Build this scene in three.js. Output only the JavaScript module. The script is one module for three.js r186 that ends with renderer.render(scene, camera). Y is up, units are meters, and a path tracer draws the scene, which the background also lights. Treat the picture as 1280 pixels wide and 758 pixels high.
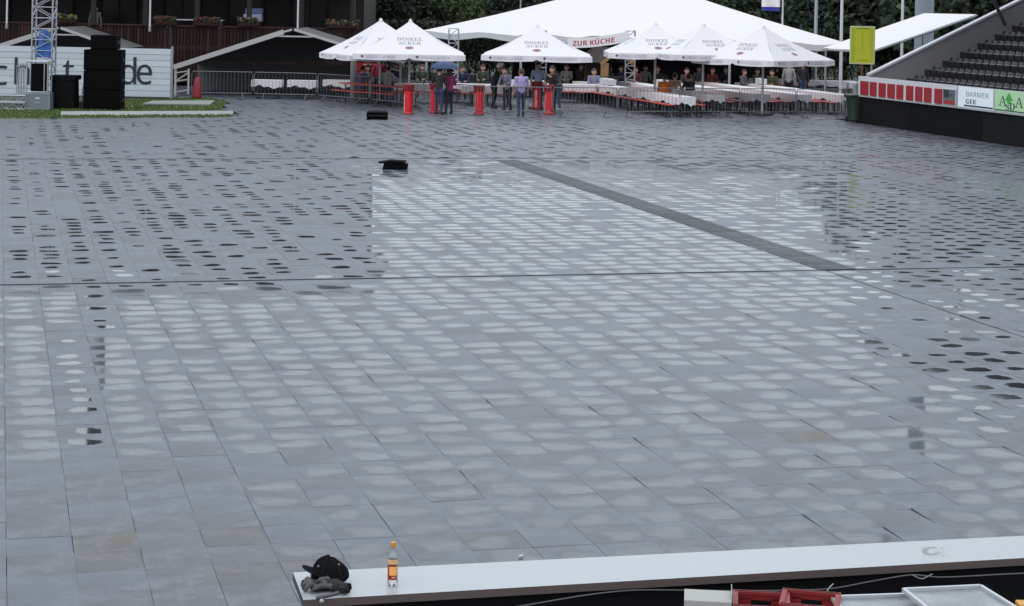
import * as THREE from 'three';
import { mergeGeometries, mergeVertices, toCreasedNormals } from 'three/addons/utils/BufferGeometryUtils.js';
import { RoundedBoxGeometry } from 'three/addons/geometries/RoundedBoxGeometry.js';
import { MarchingCubes } from 'three/addons/objects/MarchingCubes.js';
import { ImprovedNoise } from 'three/addons/math/ImprovedNoise.js';

// ---------------------------------------------------------------- camera, sky, sun, exposure
const F = 2400, CX = 640, CY = 5, EYE = 4.06, ROLL = 0.02;          // focal length and centre in photo pixels, eye height in metres
const scene = new THREE.Scene();
const FULL = 2 * (758 - CY);
const camera = new THREE.PerspectiveCamera(2 * Math.atan(FULL / 2 / F) * 180 / Math.PI, 1280 / FULL, 0.1, 2000);
camera.position.set(0, EYE, 0);
camera.rotation.set(0, 0, ROLL);
camera.setViewOffset(1280, FULL, 0, FULL - 758, 1280, 758);
scene.add(camera);

const noise = new ImprovedNoise();
const fbm = (x, y, z, o = 4) => { let s = 0, a = 0.5; for (let i = 0; i < o; i++) { s += a * noise.noise(x, y, z); x *= 2.03; y *= 2.03; z *= 2.03; a *= 0.5; } return s; };
{
  const w = 256, h = 128, d = new Float32Array(w * h * 4);          // an even rain sky: air and soft cloud only
  for (let j = 0; j < h; j++) for (let i = 0; i < w; i++) {
    const el = ((j + 0.5) / h - 0.5) * Math.PI, az = i / w * 2 * Math.PI, k = (j * w + i) * 4;
    const c = fbm(Math.cos(az) * Math.cos(el) * 2.2 + 5, Math.sin(el) * 4, Math.sin(az) * Math.cos(el) * 2.2, 4);
    const L = (1.32 + 0.3 * Math.max(0, Math.sin(el))) * (1 + 0.16 * c);
    d[k] = L * 0.89; d[k + 1] = L * 0.985; d[k + 2] = L * 1.085; d[k + 3] = 1;
  }
  const t = new THREE.DataTexture(d, w, h, THREE.RGBAFormat, THREE.FloatType);
  t.mapping = THREE.EquirectangularReflectionMapping; t.magFilter = THREE.LinearFilter; t.minFilter = THREE.LinearFilter; t.wrapS = THREE.RepeatWrapping; t.needsUpdate = true;
  scene.background = t; scene.environment = t;
}
const sun = new THREE.DirectionalLight(0xfff6ea, 0.5);
sun.position.set(-45, 90, 30); sun.target.position.set(0, 0, -50);
sun.castShadow = true; sun.shadow.radius = 40; sun.shadow.mapSize.set(2048, 2048);
Object.assign(sun.shadow.camera, { left: -70, right: 70, top: 90, bottom: -60, near: 1, far: 260 });
scene.add(sun, sun.target);

const renderer = new THREE.WebGLRenderer({ antialias: true });
renderer.setSize(1280, 758);
renderer.toneMapping = THREE.LinearToneMapping;
renderer.toneMappingExposure = 1;
renderer.shadowMap.enabled = true;

// ---------------------------------------------------------------- helpers
function rngOf(a) { return () => { a |= 0; a = a + 0x6D2B79F5 | 0; let t = Math.imul(a ^ a >>> 15, 1 | a); t = t + Math.imul(t ^ t >>> 7, 61 | t) ^ t; return ((t ^ t >>> 14) >>> 0) / 4294967296; }; }
const rnd = rngOf(20240), V3 = (x, y, z) => new THREE.Vector3(x, y, z), R = THREE.MathUtils.degToRad;
// a photo pixel as a direction, then a point on the level h or at the distance Z
function ray(px, py) { const a = px - CX, b = py - CY, c = Math.cos(ROLL), s = Math.sin(ROLL); return [(a * c + b * s) / F, (-a * s + b * c) / F]; }
function ground(px, py, h = 0) { const [x, y] = ray(px, py), Z = (EYE - h) / y; return V3(x * Z, h, -Z); }
function atZ(px, py, Z) { const [x, y] = ray(px, py); return V3(x * Z, EYE - y * Z, -Z); }
function pixel(x, y, z) { const X = x / -z * F, Y = (EYE - y) / -z * F, c = Math.cos(ROLL), s = Math.sin(ROLL); return [CX + X * c - Y * s, CY + X * s + Y * c]; }
const YAW = Math.atan((CX - 0) / F);                                  // the panel columns run towards a point at the edge of the frame
const UX = Math.cos(YAW), UZ = -Math.sin(YAW), VX = -Math.sin(YAW), VZ = -Math.cos(YAW);
const uv2w = (u, v, y = 0) => V3(u * UX + v * VX, y, u * UZ + v * VZ);
const w2uv = (p) => [p.x * UX + p.z * UZ, p.x * VX + p.z * VZ];

const used = {};
function numbered(n) { const k = used[n] = (used[n] ?? -1) + 1; return k ? n + '_' + String(k).padStart(3, '0') : n; }
function mesh(name, geo, mat, parent) {
  if (Array.isArray(geo)) geo = geo.length > 1 ? mergeGeometries(geo.map((g) => plain(g))) : geo[0];
  const m = new THREE.Mesh(geo, mat); m.name = parent ? name : numbered(name); m.castShadow = m.receiveShadow = true; (parent ?? scene).add(m); return m;
}
function plain(g) { const q = g.index ? g.toNonIndexed() : g.clone(); for (const k of Object.keys(q.attributes)) if (!['position', 'normal', 'uv'].includes(k)) q.deleteAttribute(k); if (!q.attributes.uv) q.setAttribute('uv', new THREE.Float32BufferAttribute(new Float32Array(q.attributes.position.count * 2), 2)); return q; }
function tag(o, label, category, group) { o.userData = { label, category }; if (group) o.userData.group = group; return o; }
function thing(name, label, category, pos = [0, 0, 0], turn = 0, group) {
  const o = new THREE.Group(); o.name = numbered(name); if (pos.isVector3) o.position.copy(pos); else o.position.set(...pos); o.rotation.y = turn; scene.add(o); return tag(o, label, category, group);
}
function copyOf(o, pos, turn, label) { const c = o.clone(); c.name = numbered(o.name.replace(/_\d{3}$/, '')); if (pos.isVector3) c.position.copy(pos); else c.position.set(...pos); c.rotation.y = turn; c.userData = { ...o.userData }; if (label) c.userData.label = label; scene.add(c); return c; }
function structure(o) { o.userData = { kind: 'structure' }; return o; }
function stuff(o) { o.userData.kind = 'stuff'; return o; }
function bx(w, h, d, x = 0, y = 0, z = 0, ry = 0, rz = 0, rx = 0) { const g = new THREE.BoxGeometry(w, h, d); if (rx) g.rotateX(rx); if (rz) g.rotateZ(rz); if (ry) g.rotateY(ry); return g.translate(x, y, z); }
function rbx(w, h, d, r, x = 0, y = 0, z = 0) { return new RoundedBoxGeometry(w, h, d, 2, r).translate(x, y, z); }
function bar(a, b, r, n = 8) { // a round bar from a to b
  const d = b.clone().sub(a), g = new THREE.CylinderGeometry(r, r, d.length(), n, 1); g.applyQuaternion(new THREE.Quaternion().setFromUnitVectors(V3(0, 1, 0), d.normalize())); return g.translate((a.x + b.x) / 2, (a.y + b.y) / 2, (a.z + b.z) / 2);
}
function flatBar(a, b, w, t) { // a rectangular beam from a to b: w across, t thick
  const d = b.clone().sub(a), g = new THREE.BoxGeometry(w, d.length(), t); const m = new THREE.Matrix4(), y = d.clone().normalize(), x = Math.abs(y.z) > 0.95 ? V3(1, 0, 0) : V3(0, 0, 1).cross(y).normalize().multiplyScalar(-1), z = x.clone().cross(y); m.makeBasis(x, y, z); g.applyMatrix4(m); return g.translate((a.x + b.x) / 2, (a.y + b.y) / 2, (a.z + b.z) / 2);
}
function tube(pts, r, n = 6, seg = 24, closed = false) { return new THREE.TubeGeometry(new THREE.CatmullRomCurve3(pts, closed, 'catmullrom', 0.4), seg, r, n, closed); }
function lathe(pts, n = 24) { return new THREE.LatheGeometry(pts.map(([x, y]) => new THREE.Vector2(x, y)), n); }
function quadSheet(pts, nu, nv, f) { // a sheet over u, v in 0..1 with real points from f
  const p = [], t = [], ix = []; for (let j = 0; j <= nv; j++) for (let i = 0; i <= nu; i++) { const q = f(i / nu, j / nv); p.push(q.x, q.y, q.z); t.push(i / nu, j / nv); }
  for (let j = 0; j < nv; j++) for (let i = 0; i < nu; i++) { const a = j * (nu + 1) + i, b = a + 1, c = a + nu + 1, d = c + 1; ix.push(a, b, d, a, d, c); }
  const g = new THREE.BufferGeometry(); g.setAttribute('position', new THREE.Float32BufferAttribute(p, 3)); g.setAttribute('uv', new THREE.Float32BufferAttribute(t, 2)); g.setIndex(ix); g.computeVertexNormals(); return g;
}
function mat(r, g, b, rough = 0.7, o = {}) { const m = new THREE.MeshPhysicalMaterial({ roughness: rough, side: THREE.DoubleSide, ...o }); m.color.setRGB(r, g, b); return m; }
function dataTex(w, h, fn, srgb = true, rx = 1, ry = 1) {
  const d = new Uint8Array(w * h * 4); for (let j = 0; j < h; j++) for (let i = 0; i < w; i++) { const c = fn(i, j), k = (j * w + i) * 4; d[k] = c[0]; d[k + 1] = c[1]; d[k + 2] = c[2]; d[k + 3] = c[3] ?? 255; }
  const t = new THREE.DataTexture(d, w, h); if (srgb) t.colorSpace = THREE.SRGBColorSpace; t.magFilter = THREE.LinearFilter; t.minFilter = THREE.LinearMipmapLinearFilter; t.generateMipmaps = true; t.wrapS = t.wrapT = THREE.RepeatWrapping; t.repeat.set(rx, ry); t.needsUpdate = true; return t;
}
function canvasTex(w, h, draw) { const c = document.createElement('canvas'); c.width = w; c.height = h; const x = c.getContext('2d'); draw(x, w, h); const t = new THREE.CanvasTexture(c); t.colorSpace = THREE.SRGBColorSpace; t.anisotropy = 8; return t; }
const clamp = (x, a = 0, b = 1) => Math.max(a, Math.min(b, x)), lerp = (a, b, t) => a + (b - a) * t;
// tileable grain (0..1) made of many small cells, used for colour and relief
function grain(n, seed, cells) { const r = rngOf(seed), lv = cells.map(([c, a]) => [c, a, Array.from({ length: c * c }, r)]); const out = new Float32Array(n * n);
  for (let j = 0; j < n; j++) for (let i = 0; i < n; i++) { let s = 0; for (const [c, a, g] of lv) { const x = i / n * c, y = j / n * c, x0 = x | 0, y0 = y | 0, fx = x - x0, fy = y - y0, q = (p, w) => g[(w % c) * c + p % c]; s += a * lerp(lerp(q(x0, y0), q(x0 + 1, y0), fx), lerp(q(x0, y0 + 1), q(x0 + 1, y0 + 1), fx), fy); } out[j * n + i] = s; }
  return out; }

// ---------------------------------------------------------------- ground and the panel floor
const GP = -0.06;                                                     // the soil below the panels
{
  const n = 256, g = grain(n, 5, [[8, 0.3], [32, 0.3], [128, 0.4]]);
  const t = dataTex(n, n, (i, j) => { const v = 40 + 34 * g[j * n + i]; return [v, v * 0.98, v * 0.95]; }, true, 150, 150);
  const m = mat(1, 1, 1, 0.75, { map: t });
  structure(mesh('ground', new THREE.PlaneGeometry(900, 900).rotateX(-Math.PI / 2).translate(0, GP, -150), m));
}
const turfPts = [[-260, 151], [-260, 119], [262, 122.5], [283, 127], [276, 138], [292, 140], [292, 146.5]].map(([x, y]) => ground(x, y, 0));
function inTurf(p) { let c = false; for (let i = 0, j = turfPts.length - 1; i < turfPts.length; j = i++) { const a = turfPts[i], b = turfPts[j]; if ((a.z > p.z) !== (b.z > p.z) && p.x < (b.x - a.x) * (p.z - a.z) / (b.z - a.z) + a.x) c = !c; } return c; }

const floor = new THREE.Group(); floor.name = 'floor'; scene.add(floor); structure(floor);
const T = 0.476, seamU = w2uv(ground(860, 283))[0], gapV1 = w2uv(ground(640, 347.5))[1], gapV2 = w2uv(ground(640, 199.3))[1];
{
  const n = 512, fine = grain(n, 11, [[6, 0.2], [24, 0.2], [90, 0.2], [256, 0.4]]), coarse = grain(n, 12, [[3, 0.5], [9, 0.3], [40, 0.2]]);
  const mud = grain(n, 14, [[4, 0.5], [11, 0.3], [50, 0.2]]);
  const colTex = (brown) => dataTex(n, n, (i, j) => {                 // recycled plastic with scuffs, grit and dried mud
    const k = j * n + i, v = 128 + 120 * (fine[k] - 0.5) + 90 * (coarse[k] - 0.5), b = clamp((mud[k] - 0.52) * 7) * brown;
    return [v * (1 - 0.02 * b) - 3, v * (1 - 0.09 * b), v * (1 - 0.22 * b) + 8 * (1 - b)]; });
  const rTex = dataTex(n, n, (i, j) => { const k = j * n + i, v = 255 * clamp(0.82 + 0.6 * (fine[k] - 0.5) + 0.35 * (coarse[k] - 0.5)); return [v, v, v]; }, false);
  const bTex = dataTex(n, n, (i, j) => { const k = j * n + i, s = (Math.sin(i / n * Math.PI * 2 * 44) * Math.sin(j / n * Math.PI * 2 * 44) > 0.2 ? 0.5 : 0) + fine[k] * 0.5, v = 255 * clamp(s); return [v, v, v]; }, false);
  const mk = (br, c, ro) => mat(c[0], c[1], c[2], ro, { map: colTex(br), roughnessMap: rTex, bumpMap: bTex, bumpScale: 0.0006, ior: 1.5 });
  const TILE_TONE = 0.42;
  const tileMats = [mk(0.08, [TILE_TONE * 0.96, TILE_TONE, TILE_TONE * 1.06], 0.6), mk(0.2, [TILE_TONE * 1.02, TILE_TONE * 1.01, TILE_TONE * 1.03], 0.65), mk(0.05, [TILE_TONE * 0.91, TILE_TONE * 0.96, TILE_TONE * 1.03], 0.58)];
  const mudMat = mk(0.8, [TILE_TONE * 1.06, TILE_TONE * 0.98, TILE_TONE * 0.9], 0.7);
  const matMat = mat(0.46, 0.45, 0.5, 0.8, { map: dataTex(n, n, (i, j) => { const v = clamp(60 + 260 * (fine[j * n + i] - 0.32), 30, 255); return [v, v, v]; }), bumpMap: bTex, bumpScale: 0.002 });

  // one panel: a shallow dish with a chamfered rim, 4 variants
  const S = T / 2 - 0.0012, TH = 0.03;
  const tileGeo = (seed) => { const r = rngOf(seed), dish = 0.0001 + 0.0001 * r(), N = 4, p = [], t = [], ix = [], ou = r(), ov = r();
    const skew = [r() - 0.5, r() - 0.5];
    for (let j = 0; j <= N; j++) for (let i = 0; i <= N; i++) { const a = i / N * 2 - 1, b = j / N * 2 - 1; p.push(a * S, -dish * (1 - a * a) * (1 - b * b) + 0.0006 * (skew[0] * a + skew[1] * b) * (a * b), b * S); t.push(ou + a * S, ov + b * S); }
    for (let j = 0; j < N; j++) for (let i = 0; i < N; i++) { const a = j * (N + 1) + i, c = a + N + 1; ix.push(a, c, a + 1, a + 1, c, c + 1); }
    const g = new THREE.BufferGeometry(); g.setAttribute('position', new THREE.Float32BufferAttribute(p, 3)); g.setAttribute('uv', new THREE.Float32BufferAttribute(t, 2)); g.setIndex(ix); g.computeVertexNormals();
    const side = new THREE.BufferGeometry(), q = [], qt = [], qi = [], cs = [[-S, -S], [S, -S], [S, S], [-S, S]]; 
    cs.forEach(([x, z], k) => { const [x2, z2] = cs[(k + 1) % 4], o = q.length / 3; q.push(x, 0, z, x2, 0, z2, x2, -TH, z2, x, -TH, z); qt.push(0, 0, 0.1, 0, 0.1, 0.1, 0, 0.1); qi.push(o, o + 1, o + 2, o, o + 2, o + 3); });
    side.setAttribute('position', new THREE.Float32BufferAttribute(q, 3)); side.setAttribute('uv', new THREE.Float32BufferAttribute(qt, 2)); side.setIndex(qi); side.computeVertexNormals();
    return mergeGeometries([plain(g), plain(side)]); };
  const tileGeos = [31, 32, 33, 34].map(tileGeo);

  // rain water standing in the dish; the studs of the panel poke through where it is shallow
  const pn = 256, pr = rngOf(21), pw = grain(pn, 22, [[5, 0.5], [14, 0.5]]), pg = Float32Array.from({ length: pn * pn }, () => pr());
  const alphaOf = (darkPool) => { const t = dataTex(pn, pn, (i, j) => { const x = (i + 0.5) / pn * 2 - 1, y = (j + 0.5) / pn * 2 - 1, r = Math.hypot(x, y), k = pg[j * pn + i], w = (pw[j * pn + i] - 0.5) * 0.5, v = (darkPool ? (0.82 - r) + (k - 0.5) * 0.25 + w : Math.min(0.2, (0.68 - r) * 1.1) + (k - 0.5) + w * 0.7) > 0 ? 255 : 0; return [v, v, v]; }, false); t.wrapS = t.wrapT = THREE.ClampToEdgeWrapping; return t; };
  const waterOf = (darkPool) => mat(darkPool ? 0.03 : 0.08, darkPool ? 0.03 : 0.086, darkPool ? 0.033 : 0.098, 0.04, { ior: 1.333, alphaMap: alphaOf(darkPool), alphaTest: 0.5 }), film = waterOf(false), water = waterOf(true);   // film between the studs; pools darkened in colour where dark reflections fall
  const puddleGeo = (seed) => { const r = rngOf(seed), rx = 0.235 + 0.08 * r(), rz = 0.21 + 0.09 * r(), ox = (r() - 0.45) * 0.16, oz = (r() - 0.35) * 0.16, n1 = r() * 6, n2 = r() * 6, p = [ox, 0, oz], t = [0.5, 0.5], ix = [], N = 28;
    for (let k = 0; k < N; k++) { const a = k / N * Math.PI * 2, f = 1 + 0.13 * Math.sin(2 * a + n1) + 0.08 * Math.sin(3 * a + n2), x = Math.cos(a) * rx * f, z = Math.sin(a) * rz * f; const cx = clamp(ox + x, -S + 0.004, S - 0.004), cz = clamp(oz + z, -S + 0.004, S - 0.004), q = Math.min(x ? (cx - ox) / x : 1, z ? (cz - oz) / z : 1);
      p.push(cx, 0, cz); t.push(0.5 + 0.5 * Math.cos(a) * q, 0.5 + 0.5 * Math.sin(a) * q); ix.push(0, 1 + (k + 1) % N, 1 + k); }
    const g = new THREE.BufferGeometry(); g.setAttribute('position', new THREE.Float32BufferAttribute(p, 3)); g.setAttribute('uv', new THREE.Float32BufferAttribute(t, 2)); g.setIndex(ix); g.computeVertexNormals(); return g; };
  const puddleGeos = Array.from({ length: 10 }, (_, k) => puddleGeo(60 + k));

  const cells = [];
  const i0 = Math.floor(-30 / T), i1 = Math.ceil(31 / T), offU = w2uv(ground(123, 480))[0] % T + T / 2, offV = w2uv(ground(150, 608))[1] % T + T / 2;
  for (let i = i0; i <= i1; i++) for (let j = 12; j < 190; j++) {
    // the seams between the laid fields: a wider gap is left along them
    let u = i * T + offU, v = j * T + offV; u += u > seamU - 0.01 ? 0.03 : 0; if (v > gapV2) v += 0.26; else if (v > gapV1) v += 0.12;
    const w = uv2w(u, v), [px, py] = pixel(w.x, 0, w.z);
    if (w.z > -11.4 || w.z < -96 || px < -90 || px > 1370 || py > 800) continue;
    if (u > 30 && v < 66.5) continue;
    if (inTurf(w)) continue;
    cells.push({ u, v, w, px, py, mat: u > seamU && u < seamU + T * 1.05 && v > gapV1 + 0.1 && v < gapV2 - 0.3 });
  }
  cells.sort((a, b) => b.w.z - a.w.z);
  const r = rngOf(77), dummy = new THREE.Object3D(), lists = [0, 1, 2, 3].map(() => []), wet = puddleGeos.map(() => []), damp = puddleGeos.map(() => []), mats = [];
  let n0 = 0;
  for (const c of cells) {
    const gi = r() * 4 | 0, up = r() < 0.2, lift = up ? (r() < 0.4 && c.w.z > -26 ? 0.01 + 0.005 * r() : 0.003 + 0.005 * r()) : 0, tone = 0.9 + 0.2 * r(), warm = 1 + 0.05 * (r() - 0.5);
    const py = c.py, px = c.px;
    let chance = 0.96; if (py > 560 && px < 420) chance = 0.32; if (py > 600 && px < 330) chance = 0.06; const trail = px > 80 && px < 135 && py > 355 && py < 560, darkPool = trail || (py < 358 && px < 470) || py < 200 || px > 1060 + Math.max(0, py - 430) * 1.5; if (trail) chance = 0.6; if (Math.abs(px - 1138) < 30 && py > 360) chance = 0.18; if (py < 355 && px < 470) chance = 0.55; if (py < 200) chance *= 0.7; if (c.u > seamU && px < 1060) chance *= 0.8;
    const n2 = fbm(c.u * 0.18, 3.3, c.v * 0.18, 3); chance *= darkPool ? clamp(1 + 0.9 * n2, 0.4, 1.1) : clamp(1 + 0.35 * n2, 0.6, 1.05);
    const place = (o) => { o.position.set(c.w.x + (r() - 0.5) * 0.003, (r() - 0.5) * 0.002, c.w.z + (r() - 0.5) * 0.003); o.rotation.set(0, YAW, 0); o.rotateX(lift / T + (r() - 0.5) * 0.003); o.rotateZ((r() - 0.5) * 0.004); o.position.y += lift * 0.4; };
    const pool = !c.mat && r() < chance ? r() * puddleGeos.length | 0 : -1, flip = r() < 0.5 ? Math.PI : 0, scl = darkPool ? 0.4 + 0.36 * r() : 0.82 + 0.34 * r();
    
    if (c.mat) { place(dummy); dummy.position.y += 0.009; dummy.scale.x = 1.27; dummy.updateMatrix(); dummy.scale.x = 1; mats.push([dummy.matrix.clone(), 0.75 + 0.5 * r(), 1]); }

    if (n0 < 300) {
      n0++;
      const muddy = Math.hypot(px - 150, (py - 685) * 3) < 60 || Math.hypot(px - 345, (py - 713) * 3) < 60 || r() < 0.015;
      const m = mesh('tile', tileGeos[gi], muddy ? mudMat : tileMats[(r() * 3) | 0], floor); place(m);
      if (pool >= 0) { const w = mesh('puddle', puddleGeos[pool], darkPool ? water : film, m); w.position.y = 0.00018; w.scale.setScalar(Math.min(1, scl)); }
    } else {
      place(dummy); dummy.updateMatrix(); lists[gi].push([dummy.matrix.clone(), tone, warm]);
      if (pool >= 0) { dummy.scale.setScalar(Math.min(1, scl)); dummy.position.y += 0.0002; dummy.updateMatrix(); dummy.scale.setScalar(1); (darkPool ? wet : damp)[pool].push(dummy.matrix.clone()); }
    }
  }
  const inst = (name, geo, m, list, col) => { if (!list.length) return; const o = new THREE.InstancedMesh(geo, m, list.length); o.name = name; o.receiveShadow = o.castShadow = true; list.forEach((e, k) => { if (col) { o.setMatrixAt(k, e[0]); o.setColorAt(k, new THREE.Color().setRGB(e[1] * e[2], e[1], e[1] / e[2])); } else o.setMatrixAt(k, e); }); floor.add(o); stuff(o); };
  lists.forEach((l, k) => inst('far_tiles', tileGeos[k], tileMats[k % 3], l, true));
  wet.forEach((l, k) => inst('far_puddles', puddleGeos[k], water, l, false)); damp.forEach((l, k) => inst('far_water_film', puddleGeos[k], film, l, false));
  inst('rubber_mat_strip', tileGeos[0], matMat, mats, true);
}
// ---------------------------------------------------------------- shared materials
const M = {
  white: mat(0.52, 0.52, 0.54, 0.6), cloth: mat(0.63, 0.6, 0.605, 0.85), alu: mat(0.36, 0.37, 0.4, 0.42, { metalness: 0.75 }), steel: mat(0.3, 0.31, 0.33, 0.45, { metalness: 0.7 }),
  black: mat(0.004, 0.004, 0.005, 0.85, { specularIntensity: 0.08 }), blackCloth: mat(0.008, 0.008, 0.009, 0.95, { specularIntensity: 0.08 }), darkWood: mat(0.016, 0.010, 0.009, 0.85), redWood: mat(0.029, 0.013, 0.012, 0.9, { specularIntensity: 0.4 }), redWood2: mat(0.02, 0.009, 0.008, 0.9, { specularIntensity: 0.4 }), redWood3: mat(0.045, 0.021, 0.018, 0.9, { specularIntensity: 0.4 }),
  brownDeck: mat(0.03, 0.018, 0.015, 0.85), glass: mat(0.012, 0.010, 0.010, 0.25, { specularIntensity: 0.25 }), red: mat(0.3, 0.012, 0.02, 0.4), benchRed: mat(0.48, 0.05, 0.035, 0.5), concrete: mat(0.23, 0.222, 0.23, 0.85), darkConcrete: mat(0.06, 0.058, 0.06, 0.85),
  grey: mat(0.14, 0.16, 0.18, 0.5), darkGrey: mat(0.03, 0.03, 0.034, 0.7), woodLight: mat(0.26, 0.15, 0.06, 0.7), blue: mat(0.02, 0.1, 0.36, 0.5), green: mat(0.012, 0.03, 0.018, 0.4), rubber: mat(0.01, 0.01, 0.01, 0.8),
};
// ---------------------------------------------------------------- turf corner
{
  const sh = new THREE.Shape(turfPts.map((p) => new THREE.Vector2(p.x, -p.z)));
  const n = 256, g = grain(n, 41, [[6, 0.35], [24, 0.35], [100, 0.3]]);
  const t = dataTex(n, n, (i, j) => { const v = g[j * n + i]; return [56 + 50 * v, 64 + 44 * v, 30 + 26 * v]; }, true, 0.35, 0.35);
  const soil = new THREE.ShapeGeometry(sh).rotateX(-Math.PI / 2).translate(0, 0.004, 0);
  structure(mesh('turf', soil, mat(1, 1, 1, 0.95, { map: t })));
  const blade = new THREE.BufferGeometry(); blade.setAttribute('position', new THREE.Float32BufferAttribute([-0.02, 0, 0, 0.02, 0, 0, 0.012, 0.055, 0.012, -0.03, 0, 0.015, 0, 0, -0.01, -0.03, 0.05, -0.01], 3)); blade.computeVertexNormals();
  const N = 9000, im = new THREE.InstancedMesh(blade, mat(0.07, 0.105, 0.024, 0.85), N), d = new THREE.Object3D(), r = rngOf(9);
  let k = 0; while (k < N) { const p = ground(-60 + r() * 352, 122 + r() * 26); if (!inTurf(p)) continue; d.position.set(p.x, 0.004, p.z); d.rotation.y = r() * 6.3; const s = 0.6 + r() * 0.7; d.scale.set(1.4, s, 1.4); d.updateMatrix(); im.setMatrixAt(k, d.matrix); im.setColorAt(k, new THREE.Color().setRGB(0.7 + 0.5 * r() + 0.9 * Math.max(0, fbm(p.x * 0.5, 2, p.z * 0.5, 2)), 0.8 + 0.4 * r(), 0.8 + 0.4 * r())); k++; }
  im.name = 'grass'; scene.add(im); im.userData = { label: 'short green grass growing on the turf corner', category: 'grass', kind: 'stuff' };
  const a = ground(76, 144.5), b = ground(181, 144.2), c = ground(291, 143.6);
  [[a, b, 'white painted border board at the turf edge before the stacked speakers'], [b, c, 'white painted border board at the turf edge by the pale slab']].forEach(([p, q, l]) => tag(mesh('border_board', flatBar(p.clone().setY(0.07), q.clone().setY(0.07), 0.14, 0.05).translate(0, 0, 0), M.white), l, 'border board', 'border boards'));
  const q = [[178, 132], [190, 128.5], [268, 128], [262, 133]].map(([x, y]) => ground(x, y)); const s2 = new THREE.Shape(q.map((p) => new THREE.Vector2(p.x, -p.z)));
  tag(mesh('ground_slab', new THREE.ExtrudeGeometry(s2, { depth: 0.06, bevelEnabled: false }).rotateX(-Math.PI / 2).translate(0, 0.02, 0), mat(0.2, 0.21, 0.19, 0.85)), 'pale flat slab lying on the green turf', 'slab');
}
// ---------------------------------------------------------------- clubhouse with its terrace
{
  const b = thing('clubhouse', 'dark brown clubhouse with wooden terrace railing behind the tents', 'building', [-21.6, 0, -88]), W = 29, x0 = -W / 2, x1 = W / 2;
  mesh('wall', bx(W, 9.2, 8, 0, 4.6, -8.2), M.darkWood, b);
  mesh('roof', [bx(W + 2, 0.28, 12, 0, 9.32, -5.5), bx(W + 2, 0.22, 0.06, 0, 9.3, 0.53)], mat(0.07, 0.024, 0.022, 0.85), b);
  mesh('deck', bx(W, 0.15, 4.2, 0, 1.75, -2.1), M.brownDeck, b);
  mesh('upper_balcony', [bx(W, 0.25, 4.6, 0, 5.0, -1.9), bx(W, 0.12, 0.1, 0, 6.1, 0.3)], M.brownDeck, b);
  const r = rngOf(3), bg = new THREE.BoxGeometry(0.115, 2.55, 0.03), ug = new THREE.BoxGeometry(0.12, 0.95, 0.03), bm = [M.redWood, M.redWood2, M.redWood3, M.darkWood], upRed = mat(0.13, 0.035, 0.035, 0.85);
  for (let k = 0; k < 190; k++) { const x = x0 + 0.1 + k * (W - 0.2) / 189, m = mesh('board', bg, bm[r() < 0.12 ? 2 : r() < 0.6 ? 0 : r() < 0.8 ? 1 : 3], b); m.position.set(x, 1.42 + (r() - 0.5) * 0.02, 0); }
  for (let k = 0; k < 95; k++) { const m = mesh('upper_board', ug, r() < 0.7 ? upRed : M.redWood2, b); m.position.set(x0 + 0.1 + k * (W - 0.2) / 94, 5.55, 0.3); }
  for (let k = 0; k < 9; k++) mesh('upper_cladding', bx(W, 0.34, 0.05, 0, 6.1 + k * 0.36, -4.1 + (k % 2) * 0.01), upRed, b);
  mesh('rail_cap', bx(W, 0.07, 0.16, 0, 2.76, 0), M.redWood3, b);
  for (let k = 0; k <= 12; k++) mesh('post', bx(0.22, 4.9, 0.2, x0 + 0.2 + k * (W - 0.4) / 12, 2.45, -0.2), M.darkWood, b);
  for (let k = 0; k < 9; k++) { const x = x0 + 2 + k * 3.05; const w = mesh('window', [bx(1.7, 0.1, 0.1, x, 4.35, -4.15), bx(0.1, 2.5, 0.1, x - 0.85, 3.1, -4.15), bx(0.1, 2.5, 0.1, x + 0.85, 3.1, -4.15), bx(0.06, 2.4, 0.08, x, 3.1, -4.15)], M.redWood2, b); mesh('pane', bx(1.62, 2.4, 0.03, x, 3.1, -4.17), M.glass, w);
    const u = mesh('window', [bx(1.5, 0.1, 0.1, x, 8.0, -4.03), bx(1.5, 0.1, 0.1, x, 6.6, -4.03), bx(0.1, 1.3, 0.1, x - 0.7, 7.3, -4.03), bx(0.1, 1.3, 0.1, x + 0.7, 7.3, -4.03)], M.redWood2, b); mesh('pane', bx(1.3, 1.3, 0.03, x, 7.3, -4.04), M.glass, u); }
}
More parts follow.
